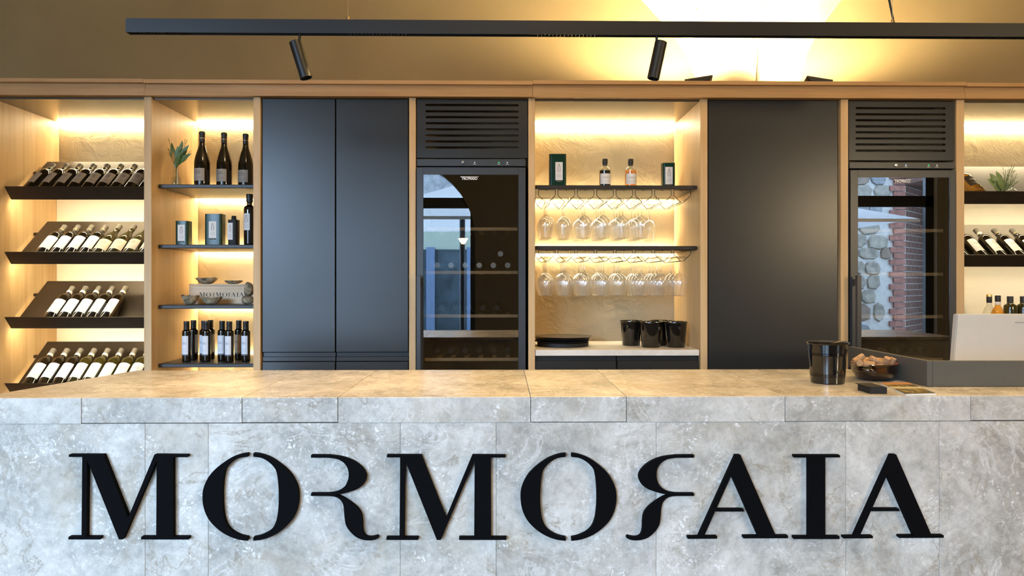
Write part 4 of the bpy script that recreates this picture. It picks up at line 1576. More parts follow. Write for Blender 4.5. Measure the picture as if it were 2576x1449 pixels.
stone_bowl((X(478, 4.06), 4.06, z3), 0.050, 0.045, 0.050, 0.008, 2, 'rough stone bowl in front of the wooden box, nearest the oak side')
stone_bowl((X(532, 4.06), 4.06, z3), 0.060, 0.042, 0.040, 0.008, 5, 'wide rough stone bowl in front of the box lettering')
stone_bowl((X(520, 4.24), 4.24, z3 + bxz), 0.066, 0.05, 0.036, 0.006, 8, 'jagged shell dish on top of the wooden box, larger one')
stone_bowl((X(588, 4.24), 4.24, z3 + bxz), 0.056, 0.045, 0.020, 0.006, 12, 'flat jagged shell dish on top of the wooden box')


def boulder(bm, c, r, seed, squash=(1, 1, 1)):
    m = bmesh.ops.create_icosphere(bm, subdivisions=3, radius=1.0)
    for v in m['verts']:
        k = 1 + 0.22 * mnoise.noise(v.co * 1.6 + Vector((seed, 0, 0))) + 0.07 * mnoise.noise(v.co * 5 + Vector((0, seed, 0)))
        v.co = Vector((v.co.x * squash[0], v.co.y * squash[1], v.co.z * squash[2])) * r * k + Vector(c)


sx = X(622, 4.06)
bm = bmesh.new()
boulder(bm, (sx, 4.06, z3 + 0.0265), 0.030, 3, (1.2, 0.9, 0.85))
boulder(bm, (sx + 0.008, 4.06, z3 + 0.086), 0.032, 9, (0.8, 0.8, 1.35))
zmin = min(v.co.z for v in bm.verts)
bmesh.ops.translate(bm, verts=bm.verts, vec=(0, 0, z3 - zmin))
tag(part('stone_carving', bm, 'stone_shell', None, True), 'lumpy upright stone carving beside the wooden box', 'sculpture')

# ------------------------------------------------------------------ small oil bottles on the lowest display shelf
OIL = [(0, 0.002), (0.021, 0), (0.0235, 0.003), (0.024, 0.008), (0.0245, 0.165), (0.0235, 0.174), (0.0165, 0.181), (0.0145, 0.186), (0.0140, 0.192)]
CAP_OIL = [(0.0158, 0.178), (0.0150, 0.214), (0.0158, 0.216), (0.0158, 0.227), (0.0150, 0.230), (0, 0.230)]
P_oil = Proto(bottle('oil_bottle', 'x', OIL, 'bottle_dark', 'capsule_black', CAP_OIL, (0.0249, 0.036, 0.148, 0.95), 'label_oil'))
P_oilb = Proto(bottle('oil_bottle', 'x', OIL, 'bottle_dark', 'capsule_black', CAP_OIL, (0.0249, 0.036, 0.148, 0.95), 'label_oil_brown'))
z4 = DSH[3]
OB = [(469.5, 4.065, 0, 'small dark oil bottle at the oak side, front one of its pair'), (487, 4.17, 1.9, 'small dark oil bottle at the oak side, rear one of its pair'),
      (519.5, 4.065, 0, 'small dark oil bottle in front of its cluster of three'), (513.5, 4.13, 0, 'small dark oil bottle in the cluster of three, label edge showing'),
      (529.5, 4.20, 1.8, 'small dark oil bottle at the back of the cluster of three'), (559, 4.10, 0, 'small dark oil bottle with bluish label behind the fourth front bottle'),
      (577, 4.045, 0, 'small dark oil bottle standing foremost on the lowest display shelf'), (601, 4.16, 0, 'small dark oil bottle with a brown label'),
      (618.5, 4.07, 0, 'small dark oil bottle nearest the two door cupboard')]
for px, Y, rz, lb in OB:
    stand(P_oilb if 'brown' in lb else P_oil, px, Y, z4, lb, 'small oil bottles on the lowest display shelf', rot=rz - 0.22)

# ------------------------------------------------------------------ spirits on the upper glass shelf
SPI = [(0, 0.002), (0.029, 0), (0.0325, 0.003), (0.033, 0.008), (0.033, 0.092), (0.0315, 0.104), (0.026, 0.114), (0.016, 0.121), (0.0125, 0.124), (0.0125, 0.131)]
CAP_SPI = [(0.0130, 0.129), (0.0135, 0.131), (0.0135, 0.139), (0.0158, 0.140), (0.0158, 0.164), (0.0148, 0.167), (0, 0.167)]


def liquor(mat):
    def f(b):
        part('liquid', lathe([(0, 0.004), (0.030, 0.004), (0.0318, 0.010), (0.0318, 0.100), (0, 0.100)], 24), mat, b, True)
    return f


P_spd = Proto(bottle('spirit_bottle', 'x', SPI, 'vase_glass', 'capsule_black', CAP_SPI, (0.0334, 0.020, 0.080, 1.15), 'label_spirit', extra=liquor('bottle_dark')))
P_spp = Proto(bottle('spirit_bottle', 'x', SPI, 'vase_glass', 'capsule_black', CAP_SPI, (0.0334, 0.020, 0.080, 1.15), 'label_spirit', extra=liquor('pink_glass')))
stand(P_spd, 1522, 4.08, GSH[0], 'squat bottle of dark liqueur with black stopper on the upper glass shelf', rot=0.1)
stand(P_spp, 1586.5, 4.08, GSH[0], 'squat bottle of orange pink liqueur on the upper glass shelf', rot=0.1)

# ------------------------------------------------------------------ hanging glass racks and wine glasses
PITCH = (X(1741, 3.97) - X(1376, 3.97)) / 7.5
CH0 = X(1376, 3.97)
for si, z in enumerate(GSH):
    zb = z - 0.0225
    hr = thing('hanging_glass_rack', ('black wire rack of glass channels under the upper glass shelf', 'black wire rack of glass channels under the lower glass shelf')[si], 'rack', ((GX0 + GX1) / 2, 4.2, zb), 'wire glass racks')
    for c in range(8):
        xc = CH0 + c * PITCH
        bm = bmesh.new()
        for Y in (3.975, 4.36):
            zd = zb - (0.0095, 0.0)[si]
            for s in (-1, 1):
                add_tube(bm, [(xc + s * 0.047, Y, zb), (xc + s * 0.047, Y, zd - 0.020), (xc + s * 0.044, Y, zd - 0.026), (xc + s * 0.009, Y, zd - 0.060)], 0.0019, 6)
            add_tube(bm, [(xc - 0.047, Y, zb - 0.0015), (xc + 0.047, Y, zb - 0.0015)], 0.0015, 6)
        for s in (-1, 1):
            add_tube(bm, [(xc + s * 0.009, 3.975, zd - 0.060), (xc + s * 0.009, 4.36, zd - 0.060)], 0.0018, 6)
            add_tube(bm, [(xc + s * 0.030, 3.975, zd - 0.0405), (xc + s * 0.030, 4.36, zd - 0.0405)], 0.0012, 6)
        w_ = part('wire_channel', bm, 'black_metal', hr, True)
        part('screw', lathe([(0.005, 0), (0.005, 0.004)], 10, center=(xc, 3.985, zb - 0.004)), 'black_metal', w_)

# glass: rests foot-up on the channel; origin at the top of the foot
gl = thing('wine_glass', 'x', 'glass', (0, 0, 0))
part('foot', lathe([(0.0, 0.0), (0.030, -0.0005), (0.0345, -0.002), (0.032, -0.0035), (0.008, -0.006), (0.004, -0.012)], 28, cap1=False), 'wine_glass', gl, True)
part('stem', lathe([(0.0038, -0.012), (0.0032, -0.03), (0.0032, -0.075), (0.005, -0.090), (0.007, -0.0945)], 12, cap0=False, cap1=False), 'glass_stem', gl, True)
part('bowl', lathe([(0.0, -0.0935), (0.006, -0.0945), (0.020, -0.1015), (0.034, -0.1145), (0.0425, -0.1295), (0.0452, -0.141), (0.0445, -0.154), (0.0385, -0.190), (0.0310, -0.2245)], 32, cap0=False, cap1=False), 'wine_glass', gl, True)
part('rim', lathe([(0.0302, -0.2245), (0.0310, -0.2236), (0.0318, -0.2245), (0.0310, -0.2254), (0.0302, -0.2245)], 32, cap0=False, cap1=False), 'glass_rim', gl, True)
P_gl = Proto(gl)
ROW1 = [[0, 1, 2], [1, 2], [0, 1, 3], [0, 1, 2, 3], [0, 1, 2, 3], [0, 1, 2, 3], [3], []]
ROW2 = [[0, 1, 2, 3], [0, 1, 2, 3], [0, 1, 2, 3], [0, 1, 2, 3], [1, 2, 3], [0, 1, 2, 3], [0, 1, 2, 3], [0, 1, 2]]
POSW = ['front', 'second from front', 'third from front', 'rearmost']
for si, rowset in enumerate((ROW1, ROW2)):
    for c, lst in enumerate(rowset):
        for k in lst:
            xc = CH0 + c * PITCH
            P_gl.put((xc, 4.035 + 0.102 * k, GSH[si] - 0.0225 - (0.043, 0.0335)[si] + 0.0005), (0, 0, 0),
                     'stemmed glass under the %s glass shelf, %s channel from the fridge, %s' % (('upper', 'lower')[si], ORD[c], POSW[k]), 'hanging wine glasses under the %s shelf' % ('upper', 'lower')[si])

# ------------------------------------------------------------------ plates and ice buckets on the marble worktop
px_c, pY = X(1413, 4.17), 4.17
zz = ZWT + 0.0005
stack = [(0.150, 0.022, 'thick black platter at the bottom of the plate stack', 'black_matte'), (0.162, 0.008, 'black plate second from the bottom of the stack', 'black_matte'),
         (0.158, 0.008, 'black plate third from the bottom of the stack', 'black_matte'), (0.165, 0.007, 'black plate just under the topmost plate', 'slate_plate'), (0.168, 0.008, 'slate grey plate on top of the plate stack', 'slate_plate')]
rp = random.Random(2)
for i, (r, h, lb, m) in enumerate(stack):
    ox_, oy_ = rp.uniform(-.008, .008), rp.uniform(-.006, .006)
    if i == 4:
        ox_ = 0.012
    cxp = max(px_c + ox_, GX0 + r + 0.003)
    bm = lathe([(0, 0.0005), (r * 0.72, 0), (r * 0.80, h * 0.25), (r * 0.985, h * 0.75), (r, h), (r * 0.97, h), (r * 0.78, h * 0.72), (0, h * 0.70)] if i else [(0, 0), (r, 0), (r, h), (r * 0.97, h), (r * 0.95, h * 0.97), (0, h * 0.97)], 48, center=(cxp, pY + oy_, zz))
    o = tag(part('serving_plate', bm, m, None, True, origin=Vector((cxp, pY + oy_, zz))), lb, 'plate', 'stacked serving plates')
    zz += h + 0.0012

BUC = [(0, 0.002), (0.050, 0), (0.0525, 0.003), (0.0635, 0.138), (0.0665, 0.141), (0.0665, 0.146), (0.0640, 0.147), (0.0615, 0.143), (0.051, 0.010), (0, 0.008)]
bk = thing('ice_bucket', 'x', 'bucket', (0, 0, 0))
part('body', lathe(BUC, 40), 'black_gloss', bk, True)
for s in (-1, 1):
    bm = bmesh.new()
    bmesh.ops.create_uvsphere(bm, u_segments=16, v_segments=10, radius=0.0095)
    bmesh.ops.translate(bm, verts=bm.verts, vec=(0, s * 0.075, 0.112))
    add_tube(bm, [(0, s * 0.058, 0.112), (0, s * 0.070, 0.112)], 0.005, 10)
    part('knob', bm, 'black_gloss', bk, True)
P_bk = Proto(bk)
for px, Y, rz, lb in ((1637.5, 4.07, 0.45, 'black ice bucket in front, between two others on the marble'), (1700, 4.07, 0.05, 'black ice bucket nearest the oak upright of the niche'),
                      (1588, 4.19, -0.45, 'black ice bucket nearest the stacked plates'), (1662, 4.20, 1.2, 'black ice bucket at the back, mostly hidden')):
    stand(P_bk, px, Y, ZWT, lb, 'black ice buckets on the worktop', rot=rz)

# ------------------------------------------------------------------ bottles inside the wine fridges
P_fr = Proto(bottle('wine_bottle', 'x', BORD, 'bottle_dark', 'disc_grey', CAP_BORD))
P_fd = Proto(bottle('wine_bottle', 'x', BORD, 'bottle_dark', 'capsule_black', CAP_BORD))


def fridge_row(proto, pxs, z, Ymouth, wording, group, start=0):
    for i, px in enumerate(pxs):
        x = X(px, Ymouth)
        o = proto.put((x, Ymouth + 0.304, z), (R(90), 0, 0), wording % ORD[i + start], group)


Ys = YF + 0.07
zs_ = at(1185, 685.5, Ys).z
cols6 = [1099, 1134.5, 1170, 1205.5, 1241, 1277]
fridge_row(P_fr, cols6, zs_ + 0.0415, 4.03, 'bottle lying in the fridge by the glassware niche, grey capsule, %s of the lit row', 'capsule bottles in the fridge by the niche')
o = P_fr.put((X(1259, 4.03), 4.334, zs_ + 0.0415 + 0.0655), (R(90), 0, 0), 'single bottle stacked above the grey capsule row in the fridge', 'capsule bottles in the fridge by the niche')
fridge_row(P_fd, cols6, at(1185, 904.5, Ys).z + 0.0415, 4.06, 'black capsule bottle on the lowest visible fridge shelf by the niche, %s along', 'dark bottles low in the fridge by the niche')
fridge_row(P_fd, [1109, 1144, 1179.5, 1215, 1250], at(1185, 795, Ys).z + 0.0415, 4.06, 'black capsule bottle on the middle fridge shelf by the niche, %s along', 'dark bottles midway in the fridge by the niche')
fridge_row(P_fd, [2190, 2224, 2258, 2292, 2326], at(2270, 905, Ys).z + 0.0415, 4.06, 'black capsule bottle low in the fridge behind the counter screen, %s along', 'dark bottles in the fridge behind the screen')

# ------------------------------------------------------------------ alcove behind the monitor: amber bottle, plate, greenery, standing bottles
AMB = [(0, 0.002), (0.029, 0), (0.0325, 0.003), (0.033, 0.008), (0.033, 0.105), (0.031, 0.118), (0.022, 0.130), (0.0135, 0.138), (0.0125, 0.146), (0.0125, 0.160)]


def amb_liq(b):
    part('liquid', lathe([(0, 0.004), (0.030, 0.004), (0.0318, 0.010), (0.0318, 0.112), (0, 0.112)], 24), 'amber_glass', b, True)


am = Proto(bottle('spirit_bottle', 'x', AMB, 'vase_glass', 'capsule_black', [(0.0130, 0.156), (0.0155, 0.158), (0.0155, 0.182), (0.014, 0.185), (0, 0.185)], (0.0334, 0.030, 0.092, 1.0), 'label_dark', extra=amb_liq))
am.root.scale = (1.48, 1.48, 1.48)
lay(am, xr0 + 0.118, RZ2[0], 'amber spirit bottle with black label lying on the rack above the monitor', None, r=0.0502, twist=0.25)
am.root.rotation_quaternion = (Matrix.Rotation(ROT_X, 4, 'X') @ Matrix.Rotation(0.25, 4, 'Z')).to_quaternion()
c = Vector((xr0 + 0.215, RC_Y, RZ2[0] + RC_DZ)) + PN * 0.0195 + PL * 0.056
bm = lathe([(0, 0), (0.040, 0), (0.055, 0.005), (0.054, 0.007), (0, 0.003)], 32)
bmesh.ops.rotate(bm, verts=bm.verts, cent=(0, 0, 0), matrix=Matrix.Rotation(math.atan2(PL.z, PL.y), 3, 'X'))
bmesh.ops.translate(bm, verts=bm.verts, vec=Vector((xr0 + 0.235, RC_Y, RZ2[0] + RC_DZ)) + PL * 0.060 + PN * 0.001)
tag(part('black_dish', bm, 'black_gloss', None, True), 'black dish lying on the rack beside the amber bottle', 'dish')
jx = xr0 + 0.345
bm = lathe([(0, 0.003), (0.028, 0.002), (0.031, 0), (0.033, 0.004), (0.033, 0.05), (0.029, 0.06), (0.024, 0.066), (0.024, 0.078)], 28, cap1=False)
bmesh.ops.rotate(bm, verts=bm.verts, cent=(0, 0, 0), matrix=Matrix.Rotation(ROT_X, 3, 'X'))
jc = Vector((jx, RC_Y, RZ2[0] + RC_DZ)) + PN * 0.034 + PL * 0.002
bmesh.ops.translate(bm, verts=bm.verts, vec=jc)
tag(part('glass_jar', bm, 'vase_glass', None, True, origin=jc), 'clear glass jar lying on the rack above the monitor', 'jar')
gp = thing('greenery_posy', 'small posy of eucalyptus and rosemary by the glass jar', 'plant', jc + Vector((-0.03, -0.01, 0.03)))
g0 = Vector((jx - 0.045, RC_Y + 0.01, RZ2[0] - 0.005))


def gq(px, py, dy=0.0):
    return at(px, py, RC_Y + 0.02 + dy)


for (qx, qy, w, bend, dy) in ((2482, 450, 0.022, 0.008, 0.0), (2490, 436, 0.020, -0.004, -0.01), (2505, 430, 0.017, 0.004, 0.02), (2492, 464, 0.020, 0.008, -0.03), (2508, 452, 0.024, 0.006, -0.04), (2514, 441, 0.018, -0.005, 0.01), (2500, 470, 0.018, 0.0, -0.03), (2518, 462, 0.018, 0.0, -0.04)):
    e_ = gq(qx, qy, dy)
    part('leaf', leaf_bm(g0.lerp(e_, 0.30), e_, w, bend), 'leaf_pale', gp, True)
bm = bmesh.new()
for (qx, qy) in ((2545, 414), (2538, 420), (2552, 428), (2558, 440), (2530, 428), (2562, 455), (2524, 420), (2548, 446), (2536, 436), (2541, 424), (2555, 447), (2549, 420), (2533, 446), (2544, 456), (2527, 438)):
    sprig(bm, g0, gq(qx, qy, rl.uniform(-.03, .02)), 46, 0.016, rl)
part('needles', bm, 'leaf_pale', gp, kind='stuff')
part('stem', add_tube(bmesh.new(), [g0 + Vector((0.02, 0.0, -0.03)), g0, g0 + Vector((0.01, 0, 0.05))], 0.0016, 6), 'leaf_green', gp)

zsh = E - 0.325
CLR = [(0, 0.002), (0.030, 0), (0.035, 0.004), (0.036, 0.12), (0.033, 0.150), (0.024, 0.172), (0.0145, 0.186), (0.0130, 0.20), (0.0130, 0.235)]
b1 = Proto(bottle('spirit_bottle', 'x', CLR, 'vase_glass', 'capsule_black', [(0.0138, 0.205), (0.0142, 0.206), (0.0142, 0.238), (0.0138, 0.240)], (0.0365, 0.03, 0.12, 1.0), 'label_spirit', ([(0.0140, 0.240), (0.0150, 0.241), (0.0150, 0.252), (0.0140, 0.254), (0, 0.254)], 'gold_metal')))
b2 = Proto(bottle('spirit_bottle', 'x', CLR, 'amber_glass', 'capsule_black', [(0.0142, 0.214), (0.0146, 0.216), (0.0146, 0.246), (0.0138, 0.249), (0, 0.249)], (0.0365, 0.03, 0.12, 1.0), 'label_dark', ([(0.0140, 0.196), (0.0150, 0.197), (0.0150, 0.212), (0.0140, 0.213)], 'paper_white')))
b3 = Proto(bottle('oil_bottle', 'x', [(0, 0.002), (0.030, 0), (0.033, 0.004), (0.033, 0.18), (0.030, 0.192), (0.018, 0.200), (0.0145, 0.205), (0.0140, 0.215)], 'bottle_olive', 'capsule_black', [(0.016, 0.206), (0.0165, 0.240), (0.0160, 0.243), (0, 0.243)], (0.0335, 0.04, 0.14, 0.9), 'label_drop'))
stand(b1, 2488.5, 4.10, zsh, 'clear spirit bottle with a gold cap behind the white monitor', rot=0.3)
stand(b2, 2510, 4.015, zsh, 'amber spirit bottle with white neck band behind the white monitor', rot=0.3)
stand(b3, 2541, 4.08, zsh, 'dark oil bottle behind the monitor, next to the amber spirit bottle', 'dark oil bottles behind the monitor', rot=0.3)
stand(b3, 2574, 4.08, zsh, 'dark oil bottle behind the monitor, cut by the photo edge', 'dark oil bottles behind the monitor', rot=0.3)

# ------------------------------------------------------------------ things on the counter
# black wine cooler with lid
bp = at(2082, 968, 2.60)
cb = Vector((at(2081.5, 700, 2.60).x, 2.60, ZC + 0.0005))
co = thing('wine_cooler', 'glossy black wine cooler bucket with lid on the stone counter', 'bucket', cb)
prof = [(0, 0.002), (0.055, 0), (0.058, 0.003), (0.0595, 0.022)]
for k in range(3):
    z0 = 0.026 + k * 0.004
    prof += [(0.0600 + k * 0.0004, z0), (0.0592 + k * 0.0004, z0 + 0.001), (0.0602 + k * 0.0004, z0 + 0.002)]
prof += [(0.0625, 0.06), (0.0655, 0.098)]
for k in range(3):
    z0 = 0.102 + k * 0.004
    prof += [(0.0664 + k * 0.0005, z0), (0.0655 + k * 0.0005, z0 + 0.001), (0.0668 + k * 0.0005, z0 + 0.002)]
prof += [(0.0695, 0.142)]
part('body', lathe(prof, 56, center=cb), 'black_gloss', co, True)
part('lid', lathe([(0.066, 0.1425), (0.0735, 0.143), (0.0752, 0.146), (0.0740, 0.150), (0.068, 0.152), (0, 0.153)], 56, center=cb), 'black_gloss', co, True)
ad = Vector((-1.0, -0.08, 0)).normalized()
for s in (1, -1):
    bm = bmesh.new()
    q = cb + ad * s * 0.0695
    tg = Vector((-ad.y, ad.x, 0))
    add_tube(bm, [q + Vector((0, 0, .138)), q + ad * s * 0.0015 + Vector((0, 0, .118)), q - ad * s * 0.001 + Vector((0, 0, .090)), q - ad * s * 0.006 + Vector((0, 0, .060))], 0.0065, 10, 0.003)
    part('handle', bm, 'black_gloss', co, True)

# glazed bowl of corks
bc = Vector((at(2199, 700, 2.69).x, 2.69, ZC + 0.0005))
bw = thing('glazed_bowl', 'brown glazed terracotta bowl with two ear handles on the counter', 'bowl', bc)
part('body', lathe([(0, 0.003), (0.050, 0.002), (0.054, 0), (0.064, 0.008), (0.0765, 0.024), (0.079, 0.034), (0.0795, 0.052), (0.082, 0.056), (0.0835, 0.060), (0.0815, 0.063)], 56, center=bc, cap1=False), 'brown_glaze', bw, True)
part('glazed_inside', lathe([(0.0815, 0.063), (0.078, 0.060), (0.075, 0.050), (0.073, 0.030), (0.060, 0.013), (0.0, 0.010)], 56, center=bc, cap0=False), 'terracotta', bw, True, label='reddish glazed inside and rim')
for ang in (R(222), R(44)):
    rd = Vector((math.cos(ang), math.sin(ang), 0))
    tg = Vector((-rd.y, rd.x, 0))
    bm = bmesh.new()
    z_ = Vector((0, 0, 1))
    pts = [bc + rd * 0.077 + tg * 0.030 + z_ * 0.044, bc + rd * 0.092 + tg * 0.027 + z_ * 0.043, bc + rd * 0.101 + tg * 0.012 + z_ * 0.041, bc + rd * 0.101 - tg * 0.012 + z_ * 0.041, bc + rd * 0.092 - tg * 0.027 + z_ * 0.043, bc + rd * 0.077 - tg * 0.030 + z_ * 0.044]
    fine = [Vector(p) for p in smooth([(p.x, p.y) for p in pts], 4)] if False else []
    sm = smooth([(p.x, p.y) for p in pts], 4)
    add_tube(bm, [Vector((x, y, bc.z + 0.043)) for x, y in sm], 0.0062, 10)
    part('handle', bm, 'brown_glaze', bw, True)

ck = bmesh.new()
add_lathe(ck, [(0, -0.0225), (0.0108, -0.0225), (0.0118, -0.0215), (0.0118, 0.0215), (0.0108, 0.0225), (0, 0.0225)], 20)
corkobj = part('cork', ck, 'cork', None, True, origin=Vector((0, 0, 0)))
tag(corkobj, 'x', 'cork', 'used corks in the brown bowl')
first = True


def cork(p, d, label):
    global first
    o = corkobj if first else corkobj.copy()
    if not first:
        COL.objects.link(o)
    first = False
    o.location = p
    o.rotation_mode = 'QUATERNION'
    o.rotation_quaternion = Vector(d).normalized().to_track_quat('Z', 'Y')
    o['label'] = label
    return o


def cq(cx_, cy_, Y):
    return at(2010 + cx_ / 6.779, 840 + cy_ / 6.779, Y)


cork(cq(1015, 425, 2.665), (0.88, 0.1, 0.50), 'wine cork leaning up at the edge of the pile nearest the cooler')
cork(cq(1000, 492, 2.645), (-0.12, -0.98, 0.05), 'wine cork with its purple stained end facing out')
cork(cq(1178, 515, 2.637), (0.97, 0.05, -0.14), 'wine cork lying level at the front of the bowl')
cork(cq(1305, 455, 2.665), (0.88, -0.1, -0.42), 'wine cork lying slanted on top of the pile')
cork(cq(1482, 490, 2.647), (0.05, -0.45, 0.86), 'wine cork standing nearly upright at the front')
cork(cq(1570, 505, 2.668), (0.25, -0.25, 0.9), 'wine cork standing at the pile edge nearest the screen guard')
cork(cq(1120, 470, 2.700), (0.8, 0.5, 0.2), 'wine cork behind the leaning one')
cork(cq(1365, 460, 2.705), (0.8, 0.55, -0.1), 'wine cork at the back of the pile behind the slanted one')
cork(cq(1350, 570, 2.645), (0.95, 0.2, 0.0), 'wine cork half sunk under the slanted one')
cork(cq(1260, 545, 2.690), (0.3, 0.9, 0.0), 'wine cork buried in the middle of the bowl')
cork(cq(1480, 560, 2.700), (0.9, 0.4, 0.0), 'wine cork buried behind the upright one')
cork(cq(1080, 560, 2.690), (0.5, 0.85, 0.0), 'wine cork buried beneath the leaning one')

# stack of black cards
fa = ground_at(2190, 991, ZC)
x0, x1 = fa.x, fa.x + 0.055
cdk = thing('card_stack', 'stack of matt black business cards on the counter edge', 'cards', ((x0 + x1) / 2, fa.y + 0.042, ZC))
nC = 11
rc = random.Random(4)
for k in range(nC):
    h = 0.0235 / nC
    j = 0.0 if k < nC - 1 else -0.006
    a_, b_ = rc.uniform(-.0004, .0004), rc.uniform(-.0004, .0004)
    part('card', box(x0 + a_ + j, x1 + a_ + j, fa.y + b_, fa.y + 0.085 + b_ - j, ZC + 0.0004 + k * h, ZC + 0.0004 + k * h + h * 0.96), 'black_matte', cdk)

# brochure
p_fl, p_fr, p_bl = ground_at(2278, 995.5, ZC), ground_at(2354, 994, ZC), ground_at(2214, 967, ZC)
p_br = p_fr + (p_bl - p_fl)
br = thing('brochure', 'glossy folded brochure with golden vineyard picture beside the black cards', 'brochure', (p_fl + p_br) / 2)
for k in range(4):
    z0 = ZC + 0.0005 + k * 0.0013
    sh = Vector((0.0008 * k, 0, 0))
    bm = bmesh.new()
    add_prism(bm, [Vector((p.x, p.y, z0)) + sh for p in (p_fl, p_fr, p_br, p_bl)], (0, 0, 0.0011))
    part('page', bm, 'paper_white', br)
bm = bmesh.new()
add_prism(bm, [Vector((p.x, p.y, ZC + 0.0058)) for p in (p_fl, p_fr, p_br, p_bl)], (0, 0, 0.0007))
part('cover', bm, 'brochure_cover', br, label='golden brown picture cover')

# upstand around the till, and the white monitor
u0 = ground_at(2347, 973, ZC)
UH = 0.0915
up = thing('counter_screen_guard', 'grey metal upstand screening the till on the counter', 'screen', (2.0, 2.55, ZC))
xg0 = u0.x - 0.021
part('front_panel', box(u0.x, 2.55, u0.y, u0.y + 0.018, ZC + 0.0005, ZC + UH, bevel=0.001), 'upstand_grey', up)
part('side_panel', box(xg0, u0.x - 0.0008, u0.y, 3.065, ZC + 0.0005, ZC + UH, bevel=0.001), 'upstand_grey', up)
mo = thing('white_monitor', 'white flat monitor seen from behind, tilted on the counter', 'monitor', (2.05, 2.80, ZC))
mt = at(2411, 790, 2.80)
mb = at(2402, 905, 2.822)
bm = bmesh.new()
dirv = (Vector((mt.x, mt.y, mt.z)) - Vector((mb.x, mb.y, mb.z)))
base = mb - dirv * ((mb.z - (ZC + 0.034)) / dirv.z)
Wd = 0.62
tk = Vector((0, 0.028, 0.0))
a0 = Vector((mt.x - 0.004, base.y, base.z))
a1 = Vector((mt.x - 0.004, mt.y, mt.z))
add_prism(bm, [a0, a0 + Vector((Wd, 0, 0)), a1 + Vector((Wd, 0, 0)), a1], tk)
bmesh.ops.bevel(bm, geom=bm.edges[:], offset=0.003, segments=2, affect='EDGES')
part('casing', bm, 'screen_white', mo)
part('stand', box(a0.x + 0.22, a0.x + 0.40, base.y + 0.03, base.y + 0.20, ZC + 0.0005, ZC + 0.012, bevel=0.002), 'screen_white', mo)
bm = bmesh.new()
add_prism(bm, [(a0.x + 0.30, base.y + 0.10, ZC + 0.012), (a0.x + 0.30, base.y + 0.13, ZC + 0.012), (a0.x + 0.30, base.y + 0.09, ZC + 0.14), (a0.x + 0.30, base.y + 0.065, ZC + 0.14)], (0.03, 0, 0))
part('stand_arm', bm, 'screen_white', mo)
lg = at(2560, 812, 2.79)
s_ = (lg.z - a0.z) / (a1.z - a0.z)
bm = box(lg.x, lg.x + 0.06, 0, 0.002, lg.z - 0.0008, lg.z + 0.0008)
bmesh.ops.translate(bm, verts=bm.verts, vec=(0, a0.y + (a1.y - a0.y) * s_ - 0.0012, 0))
part('vent_line', bm, 'upstand_grey', mo)

# ------------------------------------------------------------------ hanging track light
TY = 2.60
tl, tr_ = at(316, 50, TY), at(316, 85, TY)
ztop, zbot = at(1261, 51, TY).z, at(1261, 85.5, TY).z
trk = thing('track_light', 'long black track light bar hanging above the counter', 'light', (0.5, TY, zbot))
TX1 = 2.35
bm = bmesh.new()
add_box(bm, tl.x, TX1, TY, TY + 0.003, zbot, ztop)
add_box(bm, tl.x, TX1, TY + 0.027, TY + 0.030, zbot, ztop)
add_box(bm, tl.x, TX1, TY + 0.003, TY + 0.027, ztop - 0.003, ztop)
add_box(bm, tl.x, tl.x + 0.003, TY + 0.003, TY + 0.027, zbot, ztop - 0.003)
add_box(bm, tl.x + 0.003, TX1, TY + 0.003, TY + 0.027, zbot + 0.006, zbot + 0.012)
part('bar', bm, 'black_metal', trk)
for a, b in ((325, 470), (882, 1030), (1352, 1505), (2438, 2590)):
    bm = bmesh.new()
    xa, xb = X(a, TY + .015), X(b, TY + .015)
    n = 16
    for k in range(n):
        x = xa + (xb - xa) * k / n
        add_box(bm, x, x + 0.0018, TY + 0.004, TY + 0.026, zbot + 0.0005, zbot + 0.006)
    part('louvre', bm, 'steel' if a in (882, 1352) else 'black_metal', trk)
    ld = bpy.data.lights.new('track_fill', 'AREA')  # added light below the dark louvre, brightens the counter top
    ld.shape = 'RECTANGLE'
    ld.size, ld.size_y = xb - xa, 0.02
    ld.energy = TRACK_FILL
    ld.spread = R(110)
    ld.color = (1.0, 0.68, 0.31)
    lo = bpy.data.objects.new('track_fill', ld)
    COL.objects.link(lo)
    lo.parent = trk
    lo.location = Vector(((xa + xb) / 2, TY + 0.015, zbot - 0.001)) - trk.location


def spot(ptop, pbot, stem_px, label):
    a, b = at(*ptop, TY + 0.015), at(*pbot, TY + 0.015)
    d = (b - a)
    L = d.length
    r = thing('spotlight', label, 'spotlight', (at(stem_px, 88, TY + .015).x, TY + 0.015, zbot), 'cylinder spotlights on the track')
    bm = lathe([(0, 0), (0.0215, 0), (0.0225, 0.001), (0.0225, L - 0.001), (0.0215, L), (0.019, L), (0.019, L - 0.02), (0, L - 0.02)], 32)
    bmesh.ops.rotate(bm, verts=bm.verts, cent=(0, 0, 0), matrix=d.normalized().to_track_quat('Z', 'Y').to_matrix())
    bmesh.ops.translate(bm, verts=bm.verts, vec=a)
    part('lamp_body', bm, 'black_metal', r, True)
    xs_ = at(stem_px, 88, TY + .015).x
    part('stem', add_tube(bmesh.new(), [(xs_, TY + 0.015, zbot - 0.0005), (xs_, TY + 0.015, at(stem_px, 106, TY).z)], 0.005, 12), 'black_metal', r, True)


